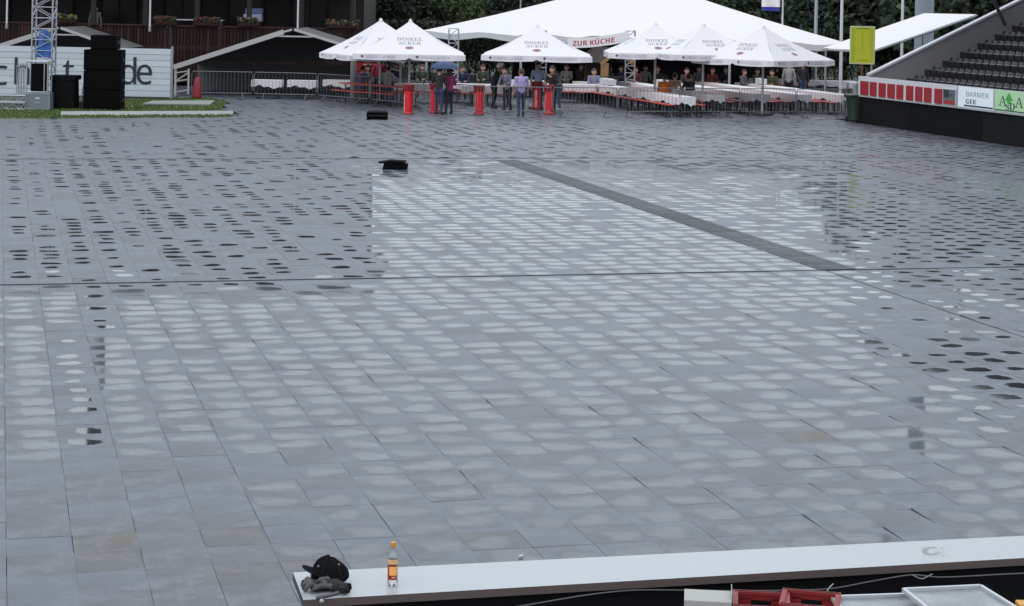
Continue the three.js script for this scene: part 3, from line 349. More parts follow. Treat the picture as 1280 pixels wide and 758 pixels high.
// ---------------------------------------------------------------- sound tower, cases, speakers
function trussGeo(w, h, d, step, r = 0.025) { const g = []; for (const x of [-w / 2, w / 2]) for (const z of [-d / 2, d / 2]) g.push(bar(V3(x, 0, z), V3(x, h, z), r)); const n = Math.round(h / step); for (let k = 0; k < n; k++) { const y0 = k * step, y1 = y0 + step, s = k % 2 ? 1 : -1; for (const z of [-d / 2, d / 2]) { g.push(bar(V3(-s * w / 2, y0, z), V3(s * w / 2, y1, z), r * 0.6, 5), bar(V3(-w / 2, y1, z), V3(w / 2, y1, z), r * 0.6, 5)); } for (const x of [-w / 2, w / 2]) g.push(bar(V3(x, y0, -s * d / 2), V3(x, y1, s * d / 2), r * 0.6, 5), bar(V3(x, y1, -d / 2), V3(x, y1, d / 2), r * 0.6, 5)); } return g; }
{
  const p = ground(53, 131); const o = thing('truss_tower', 'silver lattice truss tower with a blue cover before the board', 'truss tower', p);
  const g = trussGeo(0.74, 5.6, 0.6, 0.4, 0.032); mesh('chord', g.filter((_, k) => k < 4), M.alu, o); stuff(mesh('braces', g.slice(4), M.alu, o));
  const cv = quadSheet(null, 20, 10, (u, v) => { const a = u * 6.283, k = 0.29 + 0.05 * Math.sin(a * 3 + v * 4) - 0.12 * v * v; return V3(0.02 + Math.cos(a) * k, 1.75 + v * 0.95, Math.sin(a) * k); });
  mesh('blue_cover', [cv, new THREE.SphereGeometry(0.14, 10, 6).translate(0.02, 2.66, 0)], M.blue, o); mesh('base_plate', bx(0.9, 0.04, 0.8, 0, 0.02, 0), M.steel, o);
  const q = ground(47, 137.5), c = thing('equipment_case', 'grey road case under the silver frame on the turf', 'case', q); mesh('body', rbx(0.84, 0.56, 0.6, 0.02, 0, 0.3, -0.2), M.grey, c); mesh('edging', [bx(0.87, 0.03, 0.63, 0, 0.575, -0.2), bx(0.87, 0.03, 0.63, 0, 0.035, -0.2), bx(0.03, 0.56, 0.03, -0.42, 0.3, 0.1), bx(0.03, 0.56, 0.03, 0.42, 0.3, 0.1)], M.alu, c); mesh('badge', bx(0.16, 0.05, 0.01, 0.0, 0.42, 0.106), M.white, c); mesh('handle', bx(0.2, 0.06, 0.02, 0, 0.26, 0.11), M.steel, c);
  const f = thing('rack_frame', 'silver tube frame holding a black amplifier rack on the grey case', 'rack', V3(q.x, 0.6, q.z - 0.2)); for (const x of [-0.4, 0.34]) for (const z of [-0.28, 0.28]) mesh('upright', bar(V3(x, 0, z), V3(x, 1.1, z), 0.028), M.alu, f); for (const y of [0.03, 1.1]) for (const z of [-0.28, 0.28]) mesh('crossbar', bar(V3(-0.4, y, z), V3(0.34, y, z), 0.028), M.alu, f); mesh('rack', rbx(0.5, 1.0, 0.5, 0.02, 0.0, 0.53, 0), M.black, f); mesh('inner_bar', bar(V3(0.22, 0, 0.29), V3(0.22, 1.1, 0.29), 0.02), M.alu, f);
  const s = thing('leaning_ladder_frames', 'stack of thin silver frames leaning beside the amplifier rack', 'frames', ground(27, 133)); for (let k = 0; k < 4; k++) { const x = -0.2 + k * 0.09; mesh('frame', [bar(V3(x, 0.25, -0.2 - k * 0.05), V3(x, 1.55, -0.2), 0.014, 6), bar(V3(x + 0.05, 0.2, 0.2), V3(x + 0.05, 1.5, 0.25), 0.014, 6), ...[0.4, 0.7, 1.0, 1.3].map((y) => bar(V3(x, y, -0.2), V3(x + 0.05, y, 0.22), 0.01, 5))], M.alu, s); } mesh('stand', [bx(0.5, 0.22, 0.5, 0, 0.11, 0)], M.darkGrey, s);
  for (const [y, l] of [[0, 'lower silver truss length lying on the turf beside the case'], [0.26, 'upper silver truss length stacked on another beside the case']]) { const t = thing('truss_length', l, 'truss', ground(12, 137).setY(y)); t.position.x -= 0.35; const g2 = trussGeo(0.22, 1.8, 0.22, 0.22, 0.022).map((q2) => q2.rotateZ(Math.PI / 2).translate(0.9, 0.13, 0)); mesh('chord', g2.slice(0, 4), M.alu, t); stuff(mesh('braces', g2.slice(4), M.alu, t)); }
  const tp = ground(81, 136); const tr = thing('covered_equipment', 'black sheet draped over equipment beside the speaker stack', 'covered equipment', tp);
  mesh('sheet', quadSheet(null, 36, 14, (u, v) => { const a = u * 6.283, w = 0.46 - 0.05 * v + 0.035 * Math.sin(a * 7 + 2) * (1 - v * 0.6) + 0.02 * Math.sin(a * 13), c = Math.cos(a), d = Math.sin(a), k = w / Math.pow(Math.pow(Math.abs(c), 4) + Math.pow(Math.abs(d), 4), 0.25); const t = v < 0.8 ? 1 : 1 - (v - 0.8) / 0.2; return V3(c * k * t, v < 0.8 ? v / 0.8 * 1.2 : 1.2 + 0.04 * (v - 0.8), d * k * t); }), M.blackCloth, tr); mesh('top_band', bx(0.93, 0.16, 0.86, 0, 1.12, 0), M.blackCloth, tr);
  const sp = ground(126, 138); const W = 1.32;
  const box = (y, h, w, l, dx = 0) => { const c2 = thing('speaker_cabinet', l, 'speaker', V3(sp.x + dx, y, sp.z - 0.45), 0, 'stacked speaker cabinets'); mesh('cabinet', rbx(w, h - 0.012, 0.85, 0.02, 0, h / 2, 0), M.black, c2); mesh('grille', bx(w - 0.08, h - 0.1, 0.02, 0, h / 2, 0.43), mat(0.004, 0.004, 0.004, 0.9, { specularIntensity: 0.08 }), c2); for (const x of [-1, 1]) mesh('handle', bx(0.03, 0.1, 0.16, x * (w / 2 + 0.006), h / 2, 0), M.darkGrey, c2); };
  box(0.01, 0.7, W, 'lowest black speaker cabinet of the stack on the turf'); box(0.71, 0.7, W, 'middle black speaker cabinet of the stack on the turf'); box(1.41, 0.74, W, 'wide black speaker cabinet third up in the stack'); box(2.15, 0.52, 0.9, 'narrow black speaker cabinet on top of the stack', 0.02);
  const ln = thing('cable_stand', 'thin silver stand leaning between the covered equipment and the speakers', 'stand', ground(101, 135)); mesh('tube', [bar(V3(-0.05, 0, 0), V3(0.12, 1.3, -0.1), 0.02), bar(V3(0.08, 0, 0.1), V3(0.12, 1.3, -0.1), 0.02)], M.alu, ln); mesh('foot', bx(0.22, 0.25, 0.2, 0.02, 0.12, 0), M.grey, ln);
}
// ---------------------------------------------------------------- big parasols
const clothW = () => M.cloth;
const roofTex = canvasTex(512, 256, (x, w, h) => { x.fillStyle = '#f4f4f6'; x.fillRect(0, 0, w, h); x.fillStyle = '#98959f'; x.textAlign = 'center'; x.font = 'bold 30px serif'; x.fillText('DINKEL', 256, 138); x.fillText('ACKER', 256, 168); x.fillStyle = '#b98890'; x.beginPath(); x.ellipse(256, 196, 20, 14, 0, 0, 7); x.fill(); x.fillStyle = '#857a84'; x.beginPath(); x.ellipse(256, 196, 9, 9, 0, 0, 7); x.fill(); });
const valTex = canvasTex(1024, 64, (x, w, h) => { x.fillStyle = '#ececf0'; x.fillRect(0, 0, w, h); x.font = '38px serif'; x.textAlign = 'left'; for (const o of [70, 570]) { x.fillStyle = '#6d6478'; x.beginPath(); x.moveTo(o + 16, 10); x.lineTo(o + 34, 26); x.lineTo(o + 16, 48); x.lineTo(o - 2, 26); x.fill(); x.fillStyle = '#93929b'; x.fillText('DINKELACKER', o + 44, 44); } });
const roofMat = new THREE.MeshPhysicalMaterial({ map: roofTex, roughness: 0.85, side: THREE.DoubleSide }), valMat = new THREE.MeshPhysicalMaterial({ map: valTex, roughness: 0.85, side: THREE.DoubleSide });
roofMat.color.setRGB(0.69, 0.655, 0.665); valMat.color.setRGB(0.8, 0.76, 0.77);
function parasol(apex, edgeY, Z, side, turn, label) {
  const a = atZ(...apex, Z), o = thing('parasol', label, 'parasol', V3(a.x, 0, -Z), turn, 'white beer garden parasols'), s = side / 2, top = a.y, edge = atZ(apex[0], edgeY, Z).y;
  const faces = [], val = [];
  for (let k = 0; k < 4; k++) { const q = (v) => v.applyAxisAngle(V3(0, 1, 0), k * Math.PI / 2);
    faces.push(quadSheet(null, 14, 10, (u, v) => { const sag = 0.05 * Math.sin(u * Math.PI) * v; return q(V3((u - 0.5) * 2 * s * (1 - v) , lerp(edge, top, 1 - (1 - v)) - 0.08 * Math.sin(v * Math.PI) - sag * 0.5 * (1 - v) + 0.035 * fbm(u * 3 + a.x, v * 9, k * 3.1, 2) * Math.sin(u * Math.PI) * (1 - v), s * (1 - v) - 0.03 * Math.sin(u * Math.PI) * (1 - v))); }));
    { const g = faces[k], p = g.attributes.position, t = g.attributes.uv; for (let i = 0; i < p.count; i++) { const u = t.getX(i), v = t.getY(i); t.setXY(i, 0.5 + (u - 0.5) * (1 - v) , v * 0.98); } }
    val.push(quadSheet(null, 32, 3, (u, v) => { const sc = 0.2 + 0.035 * Math.abs(Math.sin(u * Math.PI * 2)) + (Math.abs(u - 0.5) < 0.03 ? -0.06 : 0); return q(V3((u - 0.5) * 2 * s, edge - (1 - v) * sc + 0.005, s - 0.03 * Math.sin(u * Math.PI) + 0.02 * (1 - v) * Math.sin(u * 31))); }));
  }
  faces.forEach((g) => mesh('canopy_panel', g, roofMat, o)); val.forEach((g) => mesh('valance', g, valMat, o));
  mesh('pole', new THREE.CylinderGeometry(0.045, 0.045, top - 0.05, 12).translate(0, (top - 0.05) / 2, 0), mat(0.5, 0.5, 0.51, 0.5), o);
  for (const [x, z] of [[-1, -1], [1, -1], [1, 1], [-1, 1]]) mesh('rib', bar(V3(0, top - 0.12, 0), V3(x * s * 0.97, edge - 0.03, z * s * 0.97), 0.018, 6), M.alu, o);
  mesh('hub', new THREE.CylinderGeometry(0.07, 0.07, 0.2, 10).translate(0, top - 0.2, 0), M.alu, o); mesh('foot', rbx(0.6, 0.08, 0.6, 0.03, 0, 0.04, 0), M.darkConcrete, o); mesh('finial', lathe([[0.0, 0.08], [0.05, 0.05], [0.07, 0], [0.09, -0.06]], 10).translate(0, top, 0), M.cloth, o);
  return o;
}
parasol([476, 25], 68, 77, 3.85, 0.42, 'white parasol standing partly behind another, nearest the open fronted tent');
parasol([513, 26], 66.5, 74.5, 4.25, 0.04, 'white parasol above the couple sharing an umbrella');
parasol([672, 33], 68.5, 74.5, 4.2, -0.02, 'white parasol above the man in the lavender shirt');
parasol([820, 30], 66, 76, 3.9, 0.0, 'white parasol beside the wooden hut and banner');
parasol([880, 31], 67.5, 74.5, 3.9, 0.3, 'white parasol above the person in orange');
parasol([955, 34], 74, 73.2, 3.88, 0.8, 'white parasol turned corner forward, next to the yellow sign');
// ---------------------------------------------------------------- marquee
{
  const Zf = 84, dep = 15, l = atZ(528, 41, Zf), r = atZ(1062, 43, Zf), ap = atZ(799, -29, Zf + dep / 2), yE = 2.72, cx = (l.x + r.x) / 2; const o = thing('marquee', 'large white peaked marquee roof behind the parasols', 'marquee', V3(ap.x, 0, -Zf - dep / 2));
  const top = V3(0, ap.y, 0), cs = [V3(l.x - ap.x, yE + 0.1, dep / 2), V3(r.x - ap.x, yE - 0.1, dep / 2), V3(r.x - ap.x, yE, -dep / 2), V3(l.x - ap.x, yE, -dep / 2)];
  for (let k = 0; k < 4; k++) { const A = cs[k], B = cs[(k + 1) % 4]; mesh('roof_panel', quadSheet(null, 70, 24, (u, v) => { const e = A.clone().lerp(B, u), p = e.lerp(top, v); p.y -= 0.12 * Math.sin(v * Math.PI); p.y -= 0.1 * (1 - v) * Math.sin(u * Math.PI * 7) ** 2; p.y += 0.1 * fbm(u * 14, v * 4, k * 2.3, 3) * Math.sin(u * Math.PI) * (1 - v); return p; }), M.cloth, o);
    mesh('valance', quadSheet(null, 56, 2, (u, v) => { const e = A.clone().lerp(B, u); e.y -= 0.1 * Math.sin(u * Math.PI * 7) ** 2; e.y -= (1 - v) * (0.22 + 0.05 * Math.abs(Math.sin(u * 22))); return e; }), mat(0.5, 0.5, 0.51, 0.85), o); }
  for (const [x, z] of [[cs[0].x + 0.2, dep / 2], [cs[1].x - 0.3, dep / 2], [cs[2].x - 0.3, -dep / 2], [cs[3].x + 0.2, -dep / 2], [-5.6, dep / 2], [3.55, dep / 2]]) mesh('pole', bx(0.1, yE, 0.1, x, yE / 2, z - 0.1 * Math.sign(z)), M.alu, o);
  const bk = thing('added_dark_hut', 'long dark hut added as a dark backdrop inside the marquee', 'hut', V3(6.6, 0, -93.5)); mesh('counter', bx(13, 1.05, 0.7, 0, 0.52, 0.8), M.darkWood, bk); mesh('back_wall', bx(13, 2.5, 0.15, 0, 1.25, -1.4), M.darkWood, bk); mesh('roof', bx(13.4, 0.15, 3, 0, 2.5, -0.2), M.darkWood, bk); for (let k = 0; k < 6; k++) mesh('post', bx(0.14, 2.45, 0.14, -6.4 + k * 2.56, 1.22, 1.1), M.redWood2, bk);  // hut added so the space under the marquee stays dark
  const sh = rngOf(19); for (let k = 0; k < 4; k++) mesh('shelf', bx(2.6, 0.04, 0.3, -4.8 + k * 3.2, 1.6, -1.2), M.redWood3, bk);
  // wooden hut with pale gable
  const h = thing('wooden_hut', 'small pale wooden hut with a gabled roof behind the banner', 'hut', atZ(757, 90, 83).setY(0), 0.5), hy = atZ(757, 72, 83).y; mesh('gable_board', [flatBar(V3(-0.75, hy - 0.25, 0.8), V3(0.1, hy + 0.32, 0.8), 0.15, 0.06), flatBar(V3(0.95, hy - 0.25, 0.8), V3(0.1, hy + 0.32, 0.8), 0.2, 0.06)], M.woodLight, h); mesh('roof', [flatBar(V3(-0.8, hy - 0.2, -0.2), V3(0.1, hy + 0.42, -0.2), 0.06, 2), flatBar(V3(1.0, hy - 0.2, -0.2), V3(0.1, hy + 0.42, -0.2), 0.06, 1.9)], M.brownDeck, h); mesh('sign_board', bx(0.36, 0.6, 0.06, -0.5, hy - 0.5, 0.74), M.woodLight, h); mesh('post', bx(0.12, hy - 0.3, 0.1, -0.5, (hy - 0.3) / 2, 0.66), M.darkWood, h); mesh('wall', bx(1.3, hy - 0.3, 0.1, 0.1, (hy - 0.3) / 2, -0.8), M.darkWood, h); mesh('counter', bx(1.3, 0.08, 0.5, 0.15, 1.0, 0.6), M.brownDeck, h);
  for (const [px, Z, l2] of [[787, 82.6, 'silver lattice truss column at the end of the banner'], [676, 78, 'silver lattice truss column behind the red drums'], [566, 79, 'silver lattice truss column behind the couple under the umbrella']]) { const p = atZ(px, 100, Z); p.y = 0; const t = thing('truss_column', l2, 'truss column', p); const g = trussGeo(0.4, 2.95, 0.4, 0.3, 0.026); mesh('chord', g.slice(0, 4), M.alu, t); stuff(mesh('braces', g.slice(4), M.alu, t)); mesh('base_plate', bx(0.6, 0.03, 0.6, 0, 0.015, 0), M.steel, t); }
  const A = atZ(709, 60.5, 82.2), B = atZ(786, 52, 82.2), bt = canvasTex(1024, 192, (x, w, hh) => { x.fillStyle = '#f2f0f2'; x.fillRect(0, 0, w, hh); x.fillStyle = '#b01c34'; x.font = 'bold 130px sans-serif'; x.textBaseline = 'middle'; x.fillText('ZUR KÜCHE', 90, 104); }), bm = new THREE.MeshPhysicalMaterial({ map: bt, roughness: 0.7, side: THREE.DoubleSide }); bm.color.setRGB(0.75, 0.75, 0.76);
  const bn = thing('banner', 'white banner with red capital letters hung below the marquee', 'banner'); mesh('cloth', quadSheet(null, 24, 4, (u, v) => { const p = A.clone().lerp(B, u); p.y += v * 0.44 - 0.07 * Math.sin(u * Math.PI); p.z += 0.04 * Math.sin(u * 8); return p; }), bm, bn); mesh('rope', [bar(A.clone().add(V3(-0.6, 0.35, 0)), A.clone().add(V3(0, 0.42, 0)), 0.012, 5), bar(B.clone().add(V3(0, 0.42, 0)), B.clone().add(V3(0.3, 0.5, 0)), 0.012, 5)], M.white, bn);
}
// ---------------------------------------------------------------- tables, cloths, benches
const clothTable = (() => {
  const L = 2.2, W = 0.72;
  const t = thing('beer_table', 'x', 'table'); mesh('table_top', rbx(W, 0.04, L, 0.01, 0, 0.73, 0), M.benchRed, t); for (const z of [-0.75, 0.75]) for (const x of [-0.26, 0.26]) mesh('leg', bx(0.04, 0.71, 0.03, x, 0.355, z), M.darkGrey, t);
  const drop = 0.27, c = thing('table_cloth', 'x', 'tablecloth'); const g = [];
  const r = rngOf(5); const ring = []; const N = 72; for (let k = 0; k < N; k++) { const a = k / N * 4, s = Math.floor(a), f = a - s, hw = W / 2 + 0.006, hl = L / 2 + 0.006; ring.push([[lerp(-hw, hw, f), -hl], [hw, lerp(-hl, hl, f)], [lerp(hw, -hw, f), hl], [-hw, lerp(hl, -hl, f)]][s]); }
  g.push(quadSheet(null, N, 4, (u, v) => { const k = Math.round(u * N) % N, [x, z] = ring[k], n = 0.018 * (1 - v) * Math.sin(k * 1.7) + 0.01 * (1 - v), l = Math.hypot(x / W, z / L); const d = drop + 0.05 * Math.sin(k * 0.35) + 0.03 * Math.sin(k * 1.1); return V3(x + Math.sign(x) * n * (Math.abs(x) > W / 2 ? 1 : 0.2), 0.757 - (1 - v) * d, z + Math.sign(z) * n * (Math.abs(z) > L / 2 ? 1 : 0.2)); }), new THREE.PlaneGeometry(W + 0.012, L + 0.012, 4, 8).rotateX(-Math.PI / 2).translate(0, 0.757, 0));
  mesh('cloth', g, M.cloth, c);
  const b = thing('bench', 'x', 'bench'); mesh('seat', rbx(0.26, 0.035, L, 0.01, 0, 0.46, 0), M.benchRed, b); for (const z of [-0.75, 0.75]) mesh('leg', [bx(0.2, 0.03, 0.03, 0, 0.02, z), bx(0.03, 0.44, 0.03, -0.08, 0.22, z), bx(0.03, 0.44, 0.03, 0.08, 0.22, z)], M.darkGrey, b);
  for (const o of [t, c, b]) { scene.remove(o); delete used[o.name]; }
  return (p, turn, where, bare, nobench, len = 1) => { const put = (o, dx, l, gr) => { const q = p.clone().add(V3(dx, 0, 0).applyAxisAngle(V3(0, 1, 0), turn)); const n = copyOf(o, q, turn, l); n.userData.group = gr + ' ' + where; n.scale.z = len; return n; };
    put(t, 0, 'red topped beer table ' + where, 'beer tables'); if (!bare) put(c, 0, 'white cloth on a table ' + where, 'tablecloths'); if (!nobench) { put(b, 0.62, 'red bench at a table ' + where, 'benches'); put(b, -0.62, 'red bench at a table ' + where, 'benches'); } };
})();
const rowsOf = [[24.5, 66.6, 6, 'in the row bordering the open floor'], [26.6, 69.0, 5, 'in the row ending behind the person in orange'], [28.5, 69.2, 5, 'in the row below the corner forward parasol'], [30.35, 69.4, 5, 'in the row behind the corner forward parasol'], [32.1, 69.0, 5, 'in the row ending at the wheelie bin']];
for (const [u, v, n, where] of rowsOf) for (let k = 0; k < n; k++) clothTable(uv2w(u, v + 1.1 + k * 2.24), YAW, where);
for (const [px, py, turn, where, bare] of [[334, 123, 1.55, 'under the wide tent beside the long barrier'], [378, 123.5, 1.6, 'under the wide tent, second from the red drum'], [424, 122.5, 1.35, 'beside the beige column'], [452, 128, 0.7, 'with red bare top below the corner parasol', true], [487, 131, 0.75, 'with red bare top beside the first red drum', true], [528, 128, 1.4, 'behind the first red drum'], [585, 128, 1.5, 'behind the couple under the umbrella'], [612, 131, 1.5, 'behind the white hatted person'], [712, 128, 1.5, 'behind the person leaning forward'], [668, 122, 1.5, 'behind the lavender shirted man'], [1090, 124, 1.5, 'behind the yellow sign post'], [1040, 121, 1.5, 'beside the tall white pole'], [965, 118, 1.5, 'under the marquee edge']]) clothTable(ground(px, py), turn, where, bare, px > 1000 || px < 430, px < 430 ? 0.56 : 1);
// plates, boxes, cups on tables
{
  const st = (px, py, Z, w, h, l, n = 3) => { const p = atZ(px, py, Z); p.y = 0.762; const o = thing('plate_stack', l, 'plates', p); for (let k = 0; k < n; k++) mesh('plate_box', rbx(w * (0.8 + 0.2 * (k % 2)), h, 0.3, 0.02, (k - (n - 1) / 2) * w * 1.02, h / 2, (k % 2) * 0.1), M.white, o); };
  const q = (i, along) => uv2w(rowsOf[i][0], rowsOf[i][1] + along);
  for (const [i, al, l, n] of [[0, 9.5, 'white stacked plates on the table row by the truss column', 4], [1, 6.2, 'white cartons on the table behind the truss column', 3], [4, 9, 'white mugs on the far table near the yellow sign', 2]]) { const p = q(i, al).setY(0.762), o = thing('plate_stack', l, 'plates', p, YAW); for (let k = 0; k < n; k++) mesh('plate_box', rbx(0.3, 0.28 - 0.05 * (k % 2), 0.32, 0.03, 0, 0.14, (k - (n - 1) / 2) * 0.34), M.white, o); }
}
// ---------------------------------------------------------------- crowd barriers
const barrierGeo = (() => { const g = new THREE.BoxGeometry(0.001, 0.001, 0.001); return g; })();
const barrier0 = (() => {
  const b = thing('crowd_barrier', 'x', 'barrier', [0, 0, 0], 0, 'crowd barriers'), W = 2.35, H0 = 0.22, H1 = 1.08, m = mat(0.17, 0.175, 0.19, 0.5, { metalness: 0.6 }); const r = 0.12, pts = [];
  for (const [x, y, a] of [[W / 2 - r, H1 - r, 0], [-W / 2 + r, H1 - r, 90], [-W / 2 + r, H0 + r, 180], [W / 2 - r, H0 + r, 270]]) for (const d of [0, 45, 90]) pts.push(V3(x + r * Math.cos(R(a + d)), y + r * Math.sin(R(a + d)), 0));
  mesh('frame', tube(pts, 0.017, 6, 64, true), m, b); const bg = new THREE.CylinderGeometry(0.006, 0.006, H1 - H0, 5).translate(0, (H0 + H1) / 2, 0); for (let k = 1; k < 17; k++) mesh('bar', bg, m, b).position.x = -W / 2 + k * W / 17;
  for (const x of [-0.8, 0.8]) mesh('foot', [bar(V3(x, 0.02, -0.28), V3(x, H0, 0), 0.014, 6), bar(V3(x, 0.02, 0.28), V3(x, H0, 0), 0.014, 6), bar(V3(x, 0.015, -0.3), V3(x, 0.015, 0.3), 0.014, 6)], m, b);
  scene.remove(b); delete used[b.name]; return b;
})();
{
  const run = [[238, 122.5], [316, 123.5], [396, 125.5], [462, 131], [530, 138.5], [606, 145.5], [690, 147], [772, 147], [850, 147], [925, 147], [995, 147.5], [1060, 147.5]];
  const where = ['beside the red drum under the wide tent', 'before the white clothed tables of the wide tent', 'before the beige column', 'before the bare red tables', 'before the first two red drums', 'before the white hatted person', 'before the man in the lavender shirt', 'at the start of the clothed table row', 'before the person in orange', 'before the table row below the corner forward parasol', 'next to the wheelie bin'];
  for (let k = 0; k < run.length - 1; k++) { const a = ground(...run[k]), b = ground(...run[k + 1]), c = a.clone().add(b).multiplyScalar(0.5), d = b.clone().sub(a), n = copyOf(barrier0, c, Math.atan2(-d.z, d.x), 'grey tubular crowd barrier ' + where[k]); n.scale.x = d.length() / 2.42; }
}
// ---------------------------------------------------------------- red drums
{
  const tx = canvasTex(512, 512, (x, w, h) => { x.fillStyle = '#c40d18'; x.fillRect(0, 0, w, h); for (const cx of [128, 384]) { x.save(); x.translate(cx, 280); x.rotate(-Math.PI / 2); x.fillStyle = '#f2e6e6'; x.font = 'italic bold 84px serif'; x.textAlign = 'center'; x.textBaseline = 'middle'; x.fillText('Coca-Cola', 0, 0); x.restore(); } }), rm = new THREE.MeshPhysicalMaterial({ map: tx, roughness: 0.4 });
  const proto = thing('drink_drum', 'x', 'drum', [0, 0, 0], 0, 'red drink drums'); mesh('body', lathe([[0.16, 0.06], [0.155, 0.85]], 24), rm, proto); mesh('base', lathe([[0, 0], [0.2, 0], [0.21, 0.04], [0.17, 0.08], [0.16, 0.08]], 24), M.red, proto); mesh('tray', lathe([[0.155, 0.85], [0.2, 0.9], [0.21, 1.06], [0.225, 1.08], [0.2, 1.09], [0.18, 1.0], [0, 1.0]], 24), mat(0.2, 0.012, 0.015, 0.5), proto);
  scene.remove(proto); delete used[proto.name];
  for (const [px, py, t, l] of [[510, 143, 0.3, 'red lettered drink drum beside the bare red tables'], [543, 141.5, -0.2, 'red lettered drink drum half hidden by the couple'], [598.5, 143.5, 0.2, 'red lettered drink drum between the couple and the white hatted person'], [671, 137, 1.2, 'red drink drum behind another beside the lavender shirted man'], [686, 143, 0.1, 'red lettered drink drum by the person leaning forward']]) copyOf(proto, ground(px, py), t, l);
  const q = ground(246, 123.5); const dr = thing('red_drum', 'small plain red drum beside the leg of the wide tent', 'drum', q); mesh('body', lathe([[0, 0], [0.17, 0], [0.2, 0.1], [0.16, 0.5], [0.1, 0.82], [0.06, 0.86], [0, 0.86]], 18), mat(0.22, 0.01, 0.02, 0.5), dr);
  const po = thing('drinks_poster', 'red poster board with white script under the tent edge', 'poster', atZ(456, 110, 80).setY(0)); mesh('panel', bx(0.9, 0.62, 0.03, 0, 1.2, 0), M.red, po); mesh('print', new THREE.PlaneGeometry(0.84, 0.56).translate(0, 1.2, 0.018), new THREE.MeshStandardMaterial({ roughness: 0.6, map: canvasTex(256, 170, (x, w, h) => { x.fillStyle = '#b50f1c'; x.fillRect(0, 0, w, h); x.fillStyle = '#d8b9b4'; x.fillRect(100, 10, 110, 18); x.fillStyle = '#7a0a14'; x.fillRect(20, 90, 150, 26); x.fillStyle = '#e5c8c4'; x.font = 'italic bold 40px serif'; x.fillText('Coca-Cola', 50, 80); }) }), po); mesh('leg', [bx(0.04, 0.9, 0.04, -0.35, 0.45, 0), bx(0.04, 0.9, 0.04, 0.35, 0.45, 0)], M.darkGrey, po);
}
// ---------------------------------------------------------------- stage monitors on the open floor
{
  const wedge = (px, py, W, Hh, turn, l) => { const o = thing('stage_monitor', l, 'speaker', ground(px, py), turn); const s = new THREE.Shape([[-0.2, 0], [0.24, 0], [0.3, Hh * 0.7], [0.05, Hh], [-0.26, Hh * 0.92]].map((p) => new THREE.Vector2(...p))); mesh('cabinet', new THREE.ExtrudeGeometry(s, { depth: W, bevelEnabled: true, bevelSize: 0.012, bevelThickness: 0.012, bevelSegments: 2 }).rotateY(Math.PI / 2).translate(-W / 2, 0.012, 0), M.black, o); mesh('handle', bx(0.03, 0.06, 0.2, -W / 2 - 0.02, Hh * 0.6, 0), M.darkGrey, o); mesh('grille', bx(W * 0.9, 0.02, 0.24, 0, Hh * 0.86, 0.19, 0, 0, 0.85), mat(0.006, 0.006, 0.006, 0.9), o); return o; };
  wedge(471.5, 149, 0.7, 0.24, 0.06, 'low black stage monitor on the wet floor near the red drums');
  const o = thing('stage_monitor', 'black wedge monitor with a flared lid alone on the wet floor', 'speaker', ground(493, 212), 0.05);
  mesh('cabinet', new THREE.ExtrudeGeometry(new THREE.Shape([[-0.28, 0], [0.3, 0], [0.32, 0.1], [0.22, 0.12], [0.22, 0.15], [-0.22, 0.15], [-0.26, 0.1]].map((p) => new THREE.Vector2(...p))), { depth: 0.4, bevelEnabled: true, bevelSize: 0.01, bevelThickness: 0.01, bevelSegments: 2 }).translate(0, 0.01, -0.4), M.black, o); mesh('lid', new THREE.ExtrudeGeometry(new THREE.Shape([[-0.4, 0.145], [-0.36, 0.13], [0.2, 0.14], [0.29, 0.18], [-0.1, 0.2]].map((p) => new THREE.Vector2(...p))), { depth: 0.44, bevelEnabled: false }).translate(0, 0.012, -0.42), M.black, o);
}
